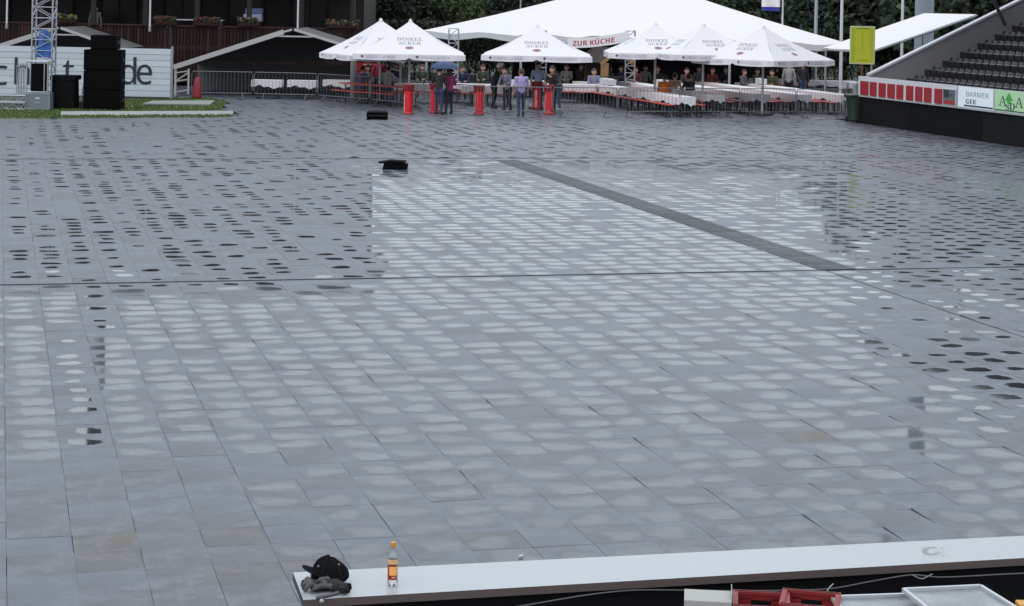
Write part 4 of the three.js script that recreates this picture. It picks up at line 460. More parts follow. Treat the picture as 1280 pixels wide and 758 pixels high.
// ---------------------------------------------------------------- people
// a body: tapered bones joined with a smooth minimum, meshed on one grid
function skinField(bones, min, max, res, blend) {
  const mc = new MarchingCubes(res, new THREE.MeshBasicMaterial(), false, false, 60000); mc.isolation = 0; mc.reset();
  const h = res / 2, P = V3(), half = max.clone().sub(min).multiplyScalar(0.5), cen = max.clone().add(min).multiplyScalar(0.5);
  const B = bones.map((b) => ({ ...b, d: b.b.clone().sub(b.a), L: b.b.distanceToSquared(b.a) || 1e-9 }));
  const dist = (b, x, y, z) => { const fz = b.flat ?? 1, ax = x - b.a.x, ay = y - b.a.y, az = z - b.a.z, t = clamp((ax * b.d.x + ay * b.d.y + az * b.d.z) / b.L), qx = ax - b.d.x * t, qy = ay - b.d.y * t, qz = (az - b.d.z * t) * fz; return Math.sqrt(qx * qx + qy * qy + qz * qz) - lerp(b.ra, b.rb, t); };
  for (let k = 0; k < res; k++) for (let j = 0; j < res; j++) for (let i = 0; i < res; i++) { const x = cen.x + (i - h) / h * half.x, y = cen.y + (j - h) / h * half.y, z = cen.z + (k - h) / h * half.z; let s = 0; for (const b of B) s += Math.exp(-dist(b, x, y, z) / blend); mc.field[k * res * res + j * res + i] = s > 1e-30 ? blend * Math.log(s) : -1; }
  mc.update(); const n = mc.count, p = mc.positionArray.slice(0, n * 3), q = mc.normalArray.slice(0, n * 3), c = new Float32Array(n * 3), own = new Uint8Array(n);
  for (let i = 0; i < n; i++) { p[3 * i] = cen.x + p[3 * i] * half.x; p[3 * i + 1] = cen.y + p[3 * i + 1] * half.y; p[3 * i + 2] = cen.z + p[3 * i + 2] * half.z; P.set(q[3 * i] / half.x, q[3 * i + 1] / half.y, q[3 * i + 2] / half.z).normalize(); q[3 * i] = P.x; q[3 * i + 1] = P.y; q[3 * i + 2] = P.z; let m = 9, bb = 0; B.forEach((b, w) => { const d = dist(b, p[3 * i], p[3 * i + 1], p[3 * i + 2]); if (d < m) { m = d; bb = w; } }); own[i] = bb; c.set(B[bb].c, 3 * i); }
  const g = new THREE.BufferGeometry(); g.setAttribute('position', new THREE.BufferAttribute(p, 3)); g.setAttribute('normal', new THREE.BufferAttribute(q, 3)); g.setAttribute('color', new THREE.BufferAttribute(c, 3)); g.userData.own = own; return g;
}
const fieldOf = {};
const bodyMat = new THREE.MeshPhysicalMaterial({ vertexColors: true, roughness: 0.85, side: THREE.DoubleSide });
const SKIN = [0.42, 0.25, 0.18];
// pose: arms [elbow, wrist] per side, legs [knee, ankle] per side, lean forward, hip height
const POSES = {
  stand: { hip: 0.92, lean: 0, arms: [[[-0.27, -0.28, 0.02], [-0.28, -0.53, 0.06]], [[0.27, -0.28, 0.0], [0.28, -0.53, 0.05]]], legs: [[[-0.11, 0.5, 0.02], [-0.12, 0.08, -0.02]], [[0.11, 0.5, 0.02], [0.13, 0.08, 0.0]]] },
  walk: { hip: 0.91, lean: 0.05, arms: [[[-0.27, -0.27, 0.06], [-0.26, -0.48, 0.16]], [[0.28, -0.27, -0.05], [0.29, -0.52, 0.02]]], legs: [[[-0.1, 0.5, 0.1], [-0.11, 0.08, 0.16]], [[0.1, 0.5, -0.04], [0.11, 0.1, -0.2]]] },
  hold: { hip: 0.92, lean: 0.03, arms: [[[-0.27, -0.26, 0.04], [-0.14, -0.28, 0.26]], [[0.28, -0.22, 0.06], [0.12, -0.06, 0.26]]], legs: [[[-0.1, 0.5, 0.03], [-0.11, 0.08, 0]], [[0.1, 0.5, 0.02], [0.12, 0.08, 0.02]]] },
  bend: { hip: 0.9, lean: 0.32, arms: [[[-0.25, -0.24, 0.1], [-0.16, -0.34, 0.34]], [[0.25, -0.24, 0.1], [0.16, -0.34, 0.34]]], legs: [[[-0.1, 0.49, 0.06], [-0.12, 0.08, 0]], [[0.11, 0.49, 0.02], [0.12, 0.08, -0.06]]] },
  sit: { hip: 0.56, lean: 0.1, arms: [[[-0.25, -0.26, 0.1], [-0.16, -0.3, 0.34]], [[0.25, -0.26, 0.1], [0.14, -0.28, 0.34]]], legs: [[[-0.12, 0.53, 0.42], [-0.13, 0.08, 0.38]], [[0.12, 0.53, 0.42], [0.13, 0.08, 0.36]]] },
};
function person(px, py, pose, turn, look, label, o = {}) {
  const P = POSES[pose], sc = o.scale ?? 1, pos = o.at ?? ground(px, py); const g = thing('person', label, 'person', pos, turn, o.group); g.scale.setScalar(sc);
  const hip = P.hip, L = P.lean, chest = V3(0, hip + 0.36, L * 0.36), neck = V3(0, hip + 0.55, L * 0.62), head = V3(0, hip + 0.70, L * 0.8 + 0.02), sh = (s) => V3(s * 0.19, hip + 0.48, L * 0.5);
  const { top, legs, skin = SKIN, shoe = [0.02, 0.02, 0.022], sleeve = 1, hair = [0.03, 0.02, 0.015] } = look; const b = [];
  const bone = (a, c, ra, rb, col, flat) => b.push({ a, b: c, ra, rb, c: col, flat });
  bone(V3(0, hip + 0.02, 0), V3(0, hip + 0.2, L * 0.18), 0.15, 0.145, top, 1.3); bone(V3(0, hip + 0.2, L * 0.18), chest, 0.145, 0.165, top, 1.35); bone(sh(-1), sh(1), 0.075, 0.075, top, 1); bone(neck.clone().add(V3(0, -0.06, 0)), neck, 0.06, 0.055, skin); bone(head.clone().add(V3(0, -0.04, 0.012)), head.clone().add(V3(0, 0.045, -0.01)), 0.085, 0.1, skin, 0.95); bone(head.clone().add(V3(0, -0.02, 0.1)), head.clone().add(V3(0, 0.0, 0.1)), 0.018, 0.012, skin); for (const s of [-1, 1]) bone(head.clone().add(V3(s * 0.09, -0.02, 0)), head.clone().add(V3(s * 0.095, 0.02, -0.01)), 0.016, 0.02, skin);
  bone(V3(-0.09, hip - 0.04, 0), V3(0.09, hip - 0.04, 0), 0.12, 0.12, legs, 1.15);
  const tips = []; [-1, 1].forEach((s, k) => { const [e0, w0] = P.arms[k], S = sh(s), E = V3(e0[0], hip + 0.48 + e0[1], S.z + e0[2]), W = V3(w0[0], hip + 0.48 + w0[1], S.z + w0[2]); bone(S, E, 0.056, 0.044, top); bone(E, W, 0.044, 0.032, sleeve > 0.6 ? top : skin); const d = W.clone().sub(E).normalize(), Hn = W.clone().addScaledVector(d, 0.09); bone(W, Hn, 0.03, 0.034, skin); tips.push([Hn, d, s]);
    const [kn, an] = P.legs[k], Hp = V3(s * 0.095, hip - 0.05, 0), K = V3(...kn), A = V3(...an); bone(Hp, K, 0.095, 0.06, legs); bone(K, A, 0.058, 0.045, legs); bone(A.clone().add(V3(0, -0.03, -0.02)), A.clone().add(V3(s * 0.02, -0.045, 0.16)), 0.042, 0.032, shoe); });
  const min = V3(9, 9, 9), max = V3(-9, -9, -9); for (const q of b) for (const v of [q.a, q.b]) { min.min(v); max.max(v); } min.subScalar(0.2); max.addScalar(0.2); min.y = Math.min(min.y, -0.05);
  let body = fieldOf[pose]; if (!body) body = fieldOf[pose] = skinField(b, min, max, 72, 0.014); { const own = body.userData.own, c = new Float32Array(own.length * 3); for (let i = 0; i < own.length; i++) c.set(b[own[i]].c, 3 * i); body = body.clone(); body.setAttribute('color', new THREE.BufferAttribute(c, 3)); }
  const extra = []; for (const [H, d, s] of tips) { const side = V3(0, 0, 1).cross(d).normalize(); if (side.lengthSq() < 0.5) side.set(1, 0, 0); const fwd = d.clone().cross(side); for (let f = 0; f < 4; f++) { const a = H.clone().addScaledVector(side, (f - 1.5) * 0.017).addScaledVector(d, 0.015), m = a.clone().addScaledVector(d, [0.038, 0.045, 0.042, 0.032][f]).addScaledVector(fwd, -0.004), e = m.clone().addScaledVector(d, 0.026).addScaledVector(fwd, -0.016); extra.push(bar(a, m, 0.0085, 6), bar(m, e, 0.0075, 6)); } const t0 = H.clone().addScaledVector(side, -s * 0.03).addScaledVector(d, -0.03), t1 = t0.clone().addScaledVector(side, -s * 0.025).addScaledVector(d, 0.035); extra.push(bar(t0, t1, 0.0095, 6), bar(t1, t1.clone().addScaledVector(d, 0.028), 0.0085, 6)); }
  const eg = mergeGeometries(extra.map((q) => { const z = q.toNonIndexed(); z.deleteAttribute('uv'); return z; })), ec = new Float32Array(eg.attributes.position.count * 3); for (let i = 0; i < ec.length; i += 3) ec.set(skin, i); eg.setAttribute('color', new THREE.BufferAttribute(ec, 3)); body = mergeGeometries([body, eg]);
  mesh('body', body, bodyMat, g);
  const hc = mat(...hair, 0.8); const cap = new THREE.SphereGeometry(0.118, 18, 12, 0, 6.3, 0, 1.75).scale(0.95, 1.08, 1.08).rotateX(-0.45).translate(head.x, head.y + 0.035, head.z - 0.012); if (o.hat) cap.translate(-head.x, -head.y, -head.z).scale(1.25, 1.2, 1.25).translate(head.x, head.y, head.z); mesh(o.hat ? 'hat' : 'hair', [cap, ...(o.long ? [lathe([[0.06, -0.26], [0.1, -0.12], [0.112, 0.02]], 14).scale(1, 1, 0.75).translate(head.x, head.y, head.z - 0.04)] : [])], hc, g);
  const em = mat(0.02, 0.015, 0.012, 0.4); mesh('eyes', [new THREE.SphereGeometry(0.011, 6, 5).translate(head.x - 0.034, head.y + 0.012, head.z + 0.085), new THREE.SphereGeometry(0.011, 6, 5).translate(head.x + 0.034, head.y + 0.012, head.z + 0.085)], em, g); mesh('mouth', bx(0.045, 0.009, 0.012, head.x, head.y - 0.062, head.z + 0.086), mat(0.25, 0.08, 0.07, 0.6), g);
  return g;
}
const jeans = [0.03, 0.045, 0.09], dk = [0.012, 0.012, 0.016];
person(548, 143, 'hold', Math.PI * 0.9, { top: [0.018, 0.014, 0.016], legs: jeans }, 'person in a dark jacket and jeans sharing a blue umbrella', { scale: 0.98 });
person(561, 142.5, 'hold', -Math.PI * 0.85, { top: [0.2, 0.014, 0.07], legs: [0.015, 0.016, 0.03], hair: [0.05, 0.03, 0.02] }, 'person in a magenta jacket beside the dark jacketed one', { scale: 0.95, long: true });
person(617, 135, 'bend', 1.2, { top: dk, legs: dk, hair: [0.85, 0.85, 0.86] }, 'person in black with a white hat bending over a table', { scale: 1.0, hat: true });
person(634, 138.5, 'bend', -0.5, { top: [0.14, 0.14, 0.2], legs: dk }, 'person in a grey lavender top bending behind the barrier', { scale: 0.95 });
person(651, 146, 'walk', Math.PI * 1.05, { top: [0.3, 0.24, 0.44], legs: [0.03, 0.035, 0.075], sleeve: 0.4, hair: [0.06, 0.03, 0.02] }, 'man in a lavender shirt and jeans seen from behind', { scale: 0.99 });
person(672, 137, 'stand', 0.2, { top: [0.3, 0.34, 0.45], legs: jeans, sleeve: 0.4 }, 'person in a pale blue shirt behind the red drums', { scale: 1.04 });
person(690, 141, 'hold', -0.6, { top: dk, legs: dk }, 'person in a black jacket between the red drums', { scale: 1.0 });
person(699, 138, 'bend', -1.9, { top: [0.24, 0.2, 0.17], legs: [0.05, 0.08, 0.13], shoe: [0.5, 0.5, 0.5] }, 'person in beige and jeans leaning beside the black jacketed one', { scale: 1.02 });
const seated = (px, py, Z, turn, look, label, o = {}) => { const p = atZ(px, py, Z); p.y = 0; return person(0, 0, 'sit', turn, look, label, { at: p, ...o }); };
seated(831, 110, 75.5, Math.PI, { top: [0.55, 0.12, 0.01], legs: dk, skin: SKIN }, 'person in an orange shirt seated at the tables');
seated(843, 108, 77.5, Math.PI * 0.9, { top: [0.32, 0.22, 0.15], legs: dk }, 'person in a tan top seated beside the one in orange');
seated(862, 109, 76.5, Math.PI * 1.1, { top: dk, legs: dk }, 'person in black seated beyond the tan topped one');
seated(742, 104, 81, 0.1, { top: [0.2, 0.19, 0.27], legs: dk, hair: [0.05, 0.03, 0.02] }, 'person in a pale purple top seated under the banner');
seated(451, 110, 78.5, 2.6, { top: [0.1, 0.05, 0.12], legs: jeans }, 'person in dark purple seated at the bare red table');
seated(459, 106, 80, 0.4, { top: [0.2, 0.18, 0.18], legs: dk }, 'person in grey seated below the red poster');
seated(484, 110, 79, 2.9, { top: [0.24, 0.23, 0.2], legs: jeans }, 'person in a pale jacket seated at the red table');
person(0, 0, 'stand', 0.2, { top: [0.3, 0.03, 0.07], legs: dk }, 'person in a pink shirt standing by the red poster', { at: atZ(473, 122, 79.5).setY(0) });
person(0, 0, 'stand', 2.8, { top: [0.26, 0.24, 0.23], legs: dk }, 'person in a pale shirt standing under the corner forward parasol', { at: atZ(986, 118, 84).setY(0) });
person(0, 0, 'stand', 0.3, { top: [0.02, 0.02, 0.03], legs: [0.04, 0.07, 0.14], hair: [0.12, 0.09, 0.03] }, 'person in black and blue jeans standing beside the pale shirted one', { at: atZ(1003, 118, 84.5).setY(0) });
person(0, 0, 'stand', 0, { top: [0.11, 0.11, 0.11], legs: dk }, 'person in grey standing on the terrace beside a dark post', { at: atZ(119, 20, 89.3).setY(1.83) });
{
  const rr = rngOf(44), tops = [['dark green', [0.03, 0.05, 0.03]], ['brown', [0.06, 0.035, 0.025]], ['grey', [0.1, 0.1, 0.11]], ['navy blue', [0.015, 0.02, 0.06]], ['dull red', [0.1, 0.02, 0.02]], ['olive', [0.06, 0.055, 0.025]], ['pale grey', [0.2, 0.2, 0.2]], ['black', dk]];
  const at2 = [[760, 'under the wooden hut roof'], [778, 'beside the truss column'], [806, 'behind the white plates'], [858, 'behind the person in black'], [890, 'behind the pole of the parasol'], [908, 'below the marquee'], [928, 'below the marquee edge'], [945, 'behind the corner forward parasol'], [604, 'behind the red drum row'], [578, 'behind the couple with the umbrella'], [708, 'past the leaning person'], [724, 'beside the wooden hut post'], [795, 'next to the truss column, shoulder turned'], [822, 'behind the person in orange'], [874, 'next to the parasol pole'], [966, 'at the far table under the marquee'], [528, 'behind the first red drum'], [495, 'behind the bare red table']];
  at2.forEach(([px, w], k) => seated(px, 100, (px < 620 ? 81 : 84.5) + (k % 3) * 1.3, rr() * 2 - 1, { top: tops[(k * 3) % 8][1], legs: dk, hair: [0.03 + 0.05 * rr(), 0.025, 0.02] }, 'person in ' + tops[(k * 3) % 8][0] + ' seated ' + w));
}
// the couple's umbrella
{
  const p = ground(555, 142.5), o = thing('umbrella', 'open dark blue umbrella held above the couple', 'umbrella', V3(p.x, 0, p.z + 0.05), 0.3); const dome = quadSheet(null, 32, 6, (u, v) => { const a = u * 6.283, sc = 1 - 0.06 * Math.abs(Math.sin(a * 4)) * v; return V3(Math.cos(a) * 0.55 * Math.sin(v * 1.25) / Math.sin(1.25) * sc, 1.93 - 0.26 * v * v, Math.sin(a) * 0.55 * Math.sin(v * 1.25) / Math.sin(1.25) * sc); });
  mesh('canopy', dome, mat(0.015, 0.035, 0.11, 0.6), o); mesh('shaft', bar(V3(0, 1.15, 0), V3(0, 1.98, 0), 0.008), M.steel, o); mesh('handle', tube([V3(0, 1.2, 0), V3(0, 1.1, 0), V3(0.03, 1.06, 0), V3(0.06, 1.1, 0)], 0.012, 6, 12), M.black, o); for (let k = 0; k < 8; k++) mesh('rib', bar(V3(0, 1.9, 0), V3(Math.cos(k * 0.785) * 0.53, 1.67, Math.sin(k * 0.785) * 0.53), 0.004, 4), M.steel, o);
}
// ---------------------------------------------------------------- foreground: the white plank and what lies on it
const HP = 0.5;
{
  const c = [ground(366, 716, HP), ground(1330, 667.5, HP), ground(1330, 695, HP), ground(379, 750.5, HP)]; const o = thing('plank', 'long white laminate plank with brown edge at the floor border', 'plank');
  const n = 1024, tx = canvasTex(2048, 256, (x, w, h) => { x.fillStyle = '#dfe3e8'; x.fillRect(0, 0, w, h); const r = rngOf(23); for (let k = 0; k < 2200; k++) { x.fillStyle = `rgba(${130 + 60 * r()},${150 + 60 * r()},${155 + 60 * r()},${0.05 + 0.12 * r()})`; x.fillRect(r() * w, r() * h, 2 + 14 * r() * r(), 1 + 2 * r()); } x.strokeStyle = 'rgba(120,122,128,0.35)'; x.lineWidth = 2; for (let k = 0; k < 22; k++) { x.beginPath(); const a = r() * w, b = r() * h; x.moveTo(a, b); x.lineTo(a + (r() - 0.3) * 120, b + (r() - 0.5) * 26); x.stroke(); } const sx = 0.812 * w, sy = 0.48 * h; x.strokeStyle = 'rgba(120,120,126,0.6)'; x.lineWidth = 16; x.beginPath(); x.ellipse(sx, sy, 18, 42, 0, 0.5, 5.4); x.stroke(); for (let k = 0; k < 200; k++) { x.fillStyle = `rgba(110,110,116,${0.1 + 0.3 * r()})`; x.fillRect(sx + (r() - 0.4) * 70, sy + (r() - 0.4) * 130, 1 + 4 * r(), 2 + 7 * r()); } });
  const top = quadSheet(null, 20, 2, (u, v) => { const a = c[0].clone().lerp(c[1], u), b = c[3].clone().lerp(c[2], u); return b.lerp(a, v); }); const tm = new THREE.MeshPhysicalMaterial({ map: tx, roughness: 0.32, side: THREE.DoubleSide }); tm.color.setRGB(0.42, 0.415, 0.41); mesh('top', top, tm, o);
  const band = (a, b, m, nm) => mesh(nm, quadSheet(null, 12, 1, (u, v) => { const p = a.clone().lerp(b, u); p.y -= (1 - v) * 0.048 + 0.0005; return p; }), m, o); const bt = grain(128, 61, [[4, 0.3], [20, 0.3], [64, 0.4]]), bm = mat(1, 1, 1, 0.7, { map: dataTex(128, 128, (i, j) => { const v = bt[((j * 4) % 128) * 128 + (i >> 2)]; return [60 + 40 * v, 50 + 34 * v, 49 + 32 * v]; }, true, 6, 1) });
  band(c[3], c[2], bm, 'front_edge'); band(c[0], c[3], mat(0.03, 0.03, 0.03, 0.8), 'end_edge'); band(c[1], c[0], bm, 'rear_edge'); mesh('underside', top.clone().translate(0, -0.049, 0), bm, o);
  const f0 = c[3].clone().lerp(c[0], 0.12), f1 = c[2].clone().lerp(c[1], 0.12); const k = o; mesh('shade_panel', flatBar(f0.clone().setY(0.22), f1.clone().setY(0.22), 0.44, 0.03), M.blackCloth, k); const e0 = c[0].clone().lerp(c[3], 0.03), e1 = c[3].clone().lerp(c[0], 0.13); mesh('shade_panel', flatBar(e0.clone().add(V3(0.02, -0.275, 0)), e1.clone().add(V3(0.02, -0.275, 0)), 0.42, 0.03), mat(0.02, 0.02, 0.022, 0.85), k);  // black panels added to stand in for the dark hollow under the plank
  // cable sagging before the added shade panel
  const cz = [[640, 760], [663, 756], [735, 744], [800, 738], [920, 739], [1030, 737], [1090, 727], [1140, 719], [1180, 722], [1285, 717], [1330, 720]].map(([x, y]) => { const u = (x - 379) / (1330 - 379), Z = -lerp(c[3].z, c[2].z, u) - 0.03; return atZ(x, y, Z); });
  tag(mesh('cable', tube(cz, 0.0045, 6, 90), mat(0.09, 0.09, 0.095, 0.7)), 'thin grey cable sagging along the added dark panel under the plank', 'cable');
  tag(mesh('cable', tube([[1140, 719], [1152, 724], [1160, 721], [1166, 718]].map(([x, y]) => atZ(x, y, 12.15)), 0.004, 6, 24), mat(0.16, 0.16, 0.17, 0.6)), 'short loose cable end tied to the sagging grey cable', 'cable');
  tag(mesh('cable_tie', tube([[1034, 741], [1036, 736], [1042, 730]].map(([x, y]) => atZ(x, y, 11.5)), 0.003, 5, 10), M.white), 'white loose tie sticking up beside the red crate', 'cable tie');
  const lv = o; mesh('bracket', tube([[395, 748], [410, 745], [424, 741.5]].map(([x, y]) => atZ(x, y, 11.36)), 0.012, 8, 12), mat(0.05, 0.05, 0.055, 0.5), lv); mesh('bolt', new THREE.SphereGeometry(0.016, 10, 8).translate(...atZ(402, 752, 11.34).toArray()), M.steel, lv);
}
// cap and work gloves
{
  const p = ground(410, 733, HP), o = thing('cap', 'black baseball cap lying on grey gloves at the plank end', 'cap', V3(p.x, HP + 0.012, p.z - 0.05), 0.25); const bc = mat(0.006, 0.006, 0.007, 0.95, { specularIntensity: 0.12 });
  mesh('crown', quadSheet(null, 40, 16, (u, v) => { const a = u * 6.283, t = v * 1.5708, rr2 = Math.cos(t), cr = 1 + 0.035 * Math.sin(a * 5 + 1) * (1 - v) + 0.03 * Math.sin(a * 3 + v * 5); return V3(0.118 * rr2 * Math.cos(a) * cr, 0.02 + 0.135 * Math.sin(t) * (1 - 0.14 * Math.max(0, Math.cos(a))) + 0.008 * Math.sin(a * 6), 0.095 * rr2 * Math.sin(a) * cr); }), bc, o);
  const br = (d) => quadSheet(null, 16, 8, (u, v) => { const a = Math.PI * (0.68 + 0.64 * u), rr2 = lerp(0.1, 0.165 - 0.05 * Math.pow(Math.abs(u - 0.5) * 2, 3), v); return V3(rr2 * Math.cos(a) * 1.0, 0.075 + d + 0.022 * v - 0.05 * Math.pow((u - 0.5) * 2, 2) * (0.4 + 0.6 * v), rr2 * Math.sin(a) * 0.9); }); mesh('brim', [br(0), br(0.005)], bc, o); mesh('button', new THREE.SphereGeometry(0.008, 10, 8).translate(0.0, 0.152, 0), bc, o); for (const [x, y, z] of [[-0.075, 0.112, 0.05], [0.05, 0.12, 0.06]]) mesh('eyelet', new THREE.TorusGeometry(0.004, 0.0018, 6, 10).translate(x, y, z), mat(0.3, 0.3, 0.3, 0.6), o);
  for (let k = 0; k < 6; k++) { const a = k * 1.047; mesh('seam', tube([0, 0.25, 0.5, 0.75, 1].map((v) => { const t = v * 1.5708; return V3(0.119 * Math.cos(t) * Math.cos(a), 0.021 + 0.136 * Math.sin(t) * (1 - 0.14 * Math.max(0, Math.cos(a))), 0.096 * Math.cos(t) * Math.sin(a)); }), 0.0014, 4, 12), mat(0.012, 0.012, 0.013, 0.9), o); }
  const glove = (q, turn, l, seed) => { const r = rngOf(seed), gr = [0.06, 0.058, 0.054], bk = [0.007, 0.007, 0.008], B = []; const bn = (a, b, ra, rb, c, flat) => B.push({ a: V3(...a), b: V3(...b), ra, rb, c, flat }); bn([-0.01, 0.03, 0], [0.05, 0.028, 0], 0.034, 0.036, bk); bn([0.05, 0.03, 0], [0.1, 0.032, 0.005], 0.034, 0.03, bk); for (let f = 0; f < 4; f++) { const z = (f - 1.5) * 0.021, y = 0.035 + 0.012 * r(); bn([-0.02, y, z], [-0.05, y + 0.018, z * 1.15], 0.0115, 0.0115, gr); bn([-0.05, y + 0.018, z * 1.15], [-0.075, y + 0.002 - 0.012 * r(), z * 1.2], 0.0115, 0.0105, gr); bn([-0.075, y + 0.002, z * 1.2], [-0.082, y - 0.02, z * 1.15], 0.0105, 0.0095, f % 2 ? gr : bk); } bn([0.02, 0.035, 0.035], [-0.01, 0.04, 0.06], 0.014, 0.012, gr); bn([-0.01, 0.04, 0.06], [-0.035, 0.03, 0.062], 0.012, 0.011, gr);
    const g = thing('work_glove', l, 'glove', q, turn, 'work gloves'); mesh('glove', skinField(B, V3(-0.11, -0.02, -0.09), V3(0.15, 0.1, 0.1), 72, 0.004), bodyMat, g); mesh('cuff', quadSheet(null, 24, 3, (u, v) => { const a = u * 6.283, k = 0.034 + 0.004 * Math.sin(a * 6); return V3(0.09 + v * 0.04, 0.032 + Math.sin(a) * k * 0.85, 0.005 + Math.cos(a) * k * 1.15); }), mat(0.01, 0.01, 0.011, 0.95), g); };
  const a = ground(396, 739, HP); glove(V3(a.x, HP + 0.002, a.z), 0.35, 'grey and black work glove with curled fingers before the cap', 4); const b = ground(409, 738.5, HP); glove(V3(b.x + 0.02, HP + 0.004, b.z + 0.005), -0.5, 'grey and black work glove tucked under the cap', 8);
}
// bottle
{
  const p = ground(490.5, 732.5, HP), o = thing('bottle', 'clear glass bottle with orange cap and red label on the plank', 'bottle', V3(p.x, HP, p.z)); const S2 = 1.0;
  const gl = new THREE.MeshPhysicalMaterial({ transmission: 1, roughness: 0.03, thickness: 0.02, ior: 1.5, side: THREE.DoubleSide }); gl.color.setRGB(0.96, 0.97, 0.97);
  mesh('glass', lathe([[0, 0.004], [0.026, 0.002], [0.03, 0.008], [0.031, 0.03], [0.031, 0.15], [0.029, 0.168], [0.021, 0.195], [0.0145, 0.22], [0.0135, 0.245], [0.0145, 0.248], [0.012, 0.25], [0.0115, 0.22], [0.018, 0.195], [0.026, 0.168], [0.0285, 0.15], [0.0285, 0.012], [0, 0.012]], 32), gl, o);
  mesh('drink', lathe([[0, 0.0135], [0.0275, 0.0135], [0.0278, 0.13], [0, 0.13]], 28), new THREE.MeshPhysicalMaterial({ transmission: 1, roughness: 0.02, thickness: 0.05, ior: 1.34, attenuationColor: new THREE.Color(0.9, 0.75, 0.5), attenuationDistance: 0.25 }), o);
  const lt = canvasTex(512, 256, (x, w, h) => { x.fillStyle = '#a31d22'; x.fillRect(0, 0, w, h); for (const ox of [0, 256]) { x.fillStyle = '#e2a258'; x.fillRect(ox + 20, 14, 130, 160); x.fillStyle = '#e7a75a'; x.fillRect(ox + 34, 34, 60, 80); x.fillStyle = '#7d1220'; x.fillRect(ox + 12, 176, 200, 66); x.fillStyle = '#e9d9c4'; x.fillRect(ox + 160, 14, 16, 228); x.fillStyle = '#f0dcb0'; x.font = 'bold 34px sans-serif'; x.fillText('Saft', ox + 62, 220); } x.fillStyle = '#8a1a2c'; });
  mesh('label', lathe([[0.0316, 0.042], [0.0316, 0.128]], 32), new THREE.MeshPhysicalMaterial({ map: lt, roughness: 0.45, side: THREE.DoubleSide }), o).rotation.y = 2.2;
  mesh('neck_label', lathe([[0.0312, 0.136], [0.0312, 0.15], [0.0298, 0.164]], 28), mat(0.6, 0.34, 0.16, 0.5), o);
  mesh('cap', lathe([[0.0152, 0.236], [0.0158, 0.24], [0.0158, 0.262], [0.013, 0.266], [0, 0.266]], 24), mat(0.55, 0.2, 0.02, 0.4), o);
}
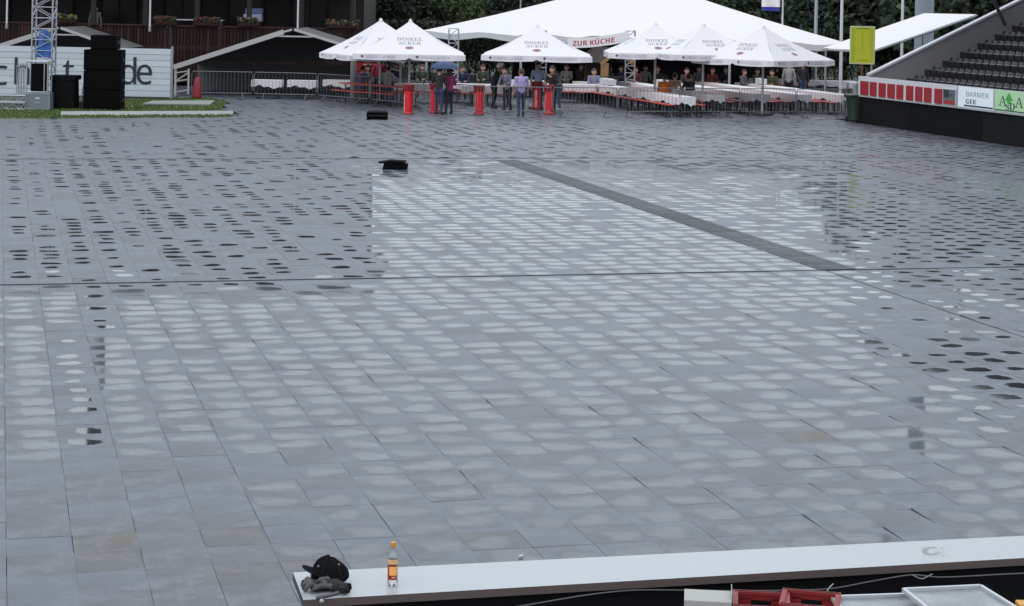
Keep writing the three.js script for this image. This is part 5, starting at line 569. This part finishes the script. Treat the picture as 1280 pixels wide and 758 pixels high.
// crates, carton and framed panels stored before the added shade panel
{
  const Z = 11.15;
  const crate = (px, py, w, turn, l, dy = 0) => { const q = atZ(px, py, Z), hgt = 0.3, o = thing('crate', l, 'crate', V3(q.x, q.y - hgt - dy, -Z), turn, 'red plastic crates'); const d = 0.28, t = 0.015; const m = mat(0.2, 0.008, 0.008, 0.55);
    mesh('base', bx(w, 0.02, d, 0, 0.01, 0), m, o); for (const s of [-1, 1]) { mesh('long_wall', [bx(w, hgt * 0.6, t, 0, hgt * 0.3, s * d / 2), bx(w, 0.05, t, 0, hgt - 0.025, s * d / 2), bx(w * 0.3, hgt * 0.3, t, -w * 0.35, hgt * 0.72, s * d / 2), bx(w * 0.3, hgt * 0.3, t, w * 0.35, hgt * 0.72, s * d / 2)], m, o); mesh('end_wall', [bx(t, hgt, d, s * w / 2, hgt / 2, 0)], m, o); } mesh('rim', [bx(w + 0.03, 0.02, 0.03, 0, hgt - 0.01, d / 2), bx(w + 0.03, 0.02, 0.03, 0, hgt - 0.01, -d / 2), bx(0.03, 0.02, d, -w / 2, hgt - 0.011, 0), bx(0.03, 0.02, d, w / 2, hgt - 0.011, 0)], m, o); return o; };
  crate(952, 749, 0.3, -0.12, 'red plastic crate beside the grey carton'); crate(952, 749, 0.3, -0.12, 'red plastic crate under another beside the grey carton', 0.31); crate(1013, 748, 0.31, -0.22, 'red plastic crate beside the framed grey panels'); crate(1013, 748, 0.31, -0.22, 'red plastic crate under another beside the framed panels', 0.31);
  const c = atZ(885, 741, 11.1), cb = thing('carton', 'pale grey carton box beside the red crates', 'carton', V3(c.x, c.y - 0.34, -11.1), -0.1); mesh('box', rbx(0.27, 0.32, 0.22, 0.004, 0, 0.16, 0), mat(0.3, 0.29, 0.28, 0.9), cb); mesh('flap', [bx(0.27, 0.004, 0.12, 0, 0.335, 0.05, 0, 0, 0.25), bx(0.004, 0.05, 0.2, 0.137, 0.34, 0)], mat(0.34, 0.33, 0.31, 0.9), cb); const pd = thing('pallet_block', 'low black base below the carton', 'base', V3(c.x, 0, -11.1)); mesh('block', bx(0.4, c.y - 0.345, 0.24, 0, (c.y - 0.345) / 2, 0), M.black, pd);
  const frame = (pts, h, l) => { const o = thing('framed_panel', l, 'panel', [0, 0, 0], 0, 'aluminium framed panels'), q = pts.map(([x, y]) => ground(x, y, h)); const gt = grain(128, 81, [[6, 0.4], [30, 0.3], [64, 0.3]]); mesh('sheet', quadSheet(null, 4, 4, (u, v) => q[0].clone().lerp(q[1], u).lerp(q[3].clone().lerp(q[2], u), v).add(V3(0, -0.006, 0))), mat(1, 1, 1, 0.3, { map: dataTex(128, 128, (i, j) => { const v = 84 + 60 * gt[j * 128 + i]; return [v, v * 1.02, v * 1.05]; }) }), o); for (let k = 0; k < 4; k++) mesh('frame_bar', flatBar(q[k], q[(k + 1) % 4], 0.022, 0.022), mat(0.42, 0.43, 0.45, 0.4, { metalness: 0.3 }), o); };
  frame([[1130, 738], [1226, 733.5], [1285, 770], [1178, 776]], 0.66, 'aluminium framed grey panel lying uppermost beside the crates'); frame([[1040, 747.5], [1143, 744], [1190, 775], [1066, 779]], 0.61, 'aluminium framed grey panel lying under the other beside the crates');
  const k = atZ(1150, 758, 10.9), cs = thing('flight_case', 'black flight case under the framed panels', 'case', V3(k.x, 0, -11)); mesh('body', rbx(0.9, 0.58, 0.4, 0.01, 0.02, 0.29, 0.1), M.black, cs); mesh('edging', [bx(0.92, 0.02, 0.02, 0.02, 0.57, 0.31)], M.alu, cs);
  const y = ground(1276, 753, 0.62), yb = thing('orange_box', 'small orange yellow box beside the framed panels', 'box', V3(y.x + 0.03, 0.4, y.z)); mesh('box', rbx(0.1, 0.22, 0.1, 0.01, 0, 0.11, 0), mat(0.5, 0.24, 0.04, 0.6), yb); mesh('stand', bx(0.12, 0.4, 0.12, 0, -0.2, 0), M.black, yb);
  const cg = ground(651, 697.5), ci = thing('cigarette_end', 'white cigarette end lying on the wet panels behind the plank', 'cigarette end', V3(cg.x, 0.012, cg.z), 0.6); mesh('paper', new THREE.CylinderGeometry(0.008, 0.008, 0.035, 8).rotateZ(1.57), M.white, ci);
}
renderer.render(scene, camera);
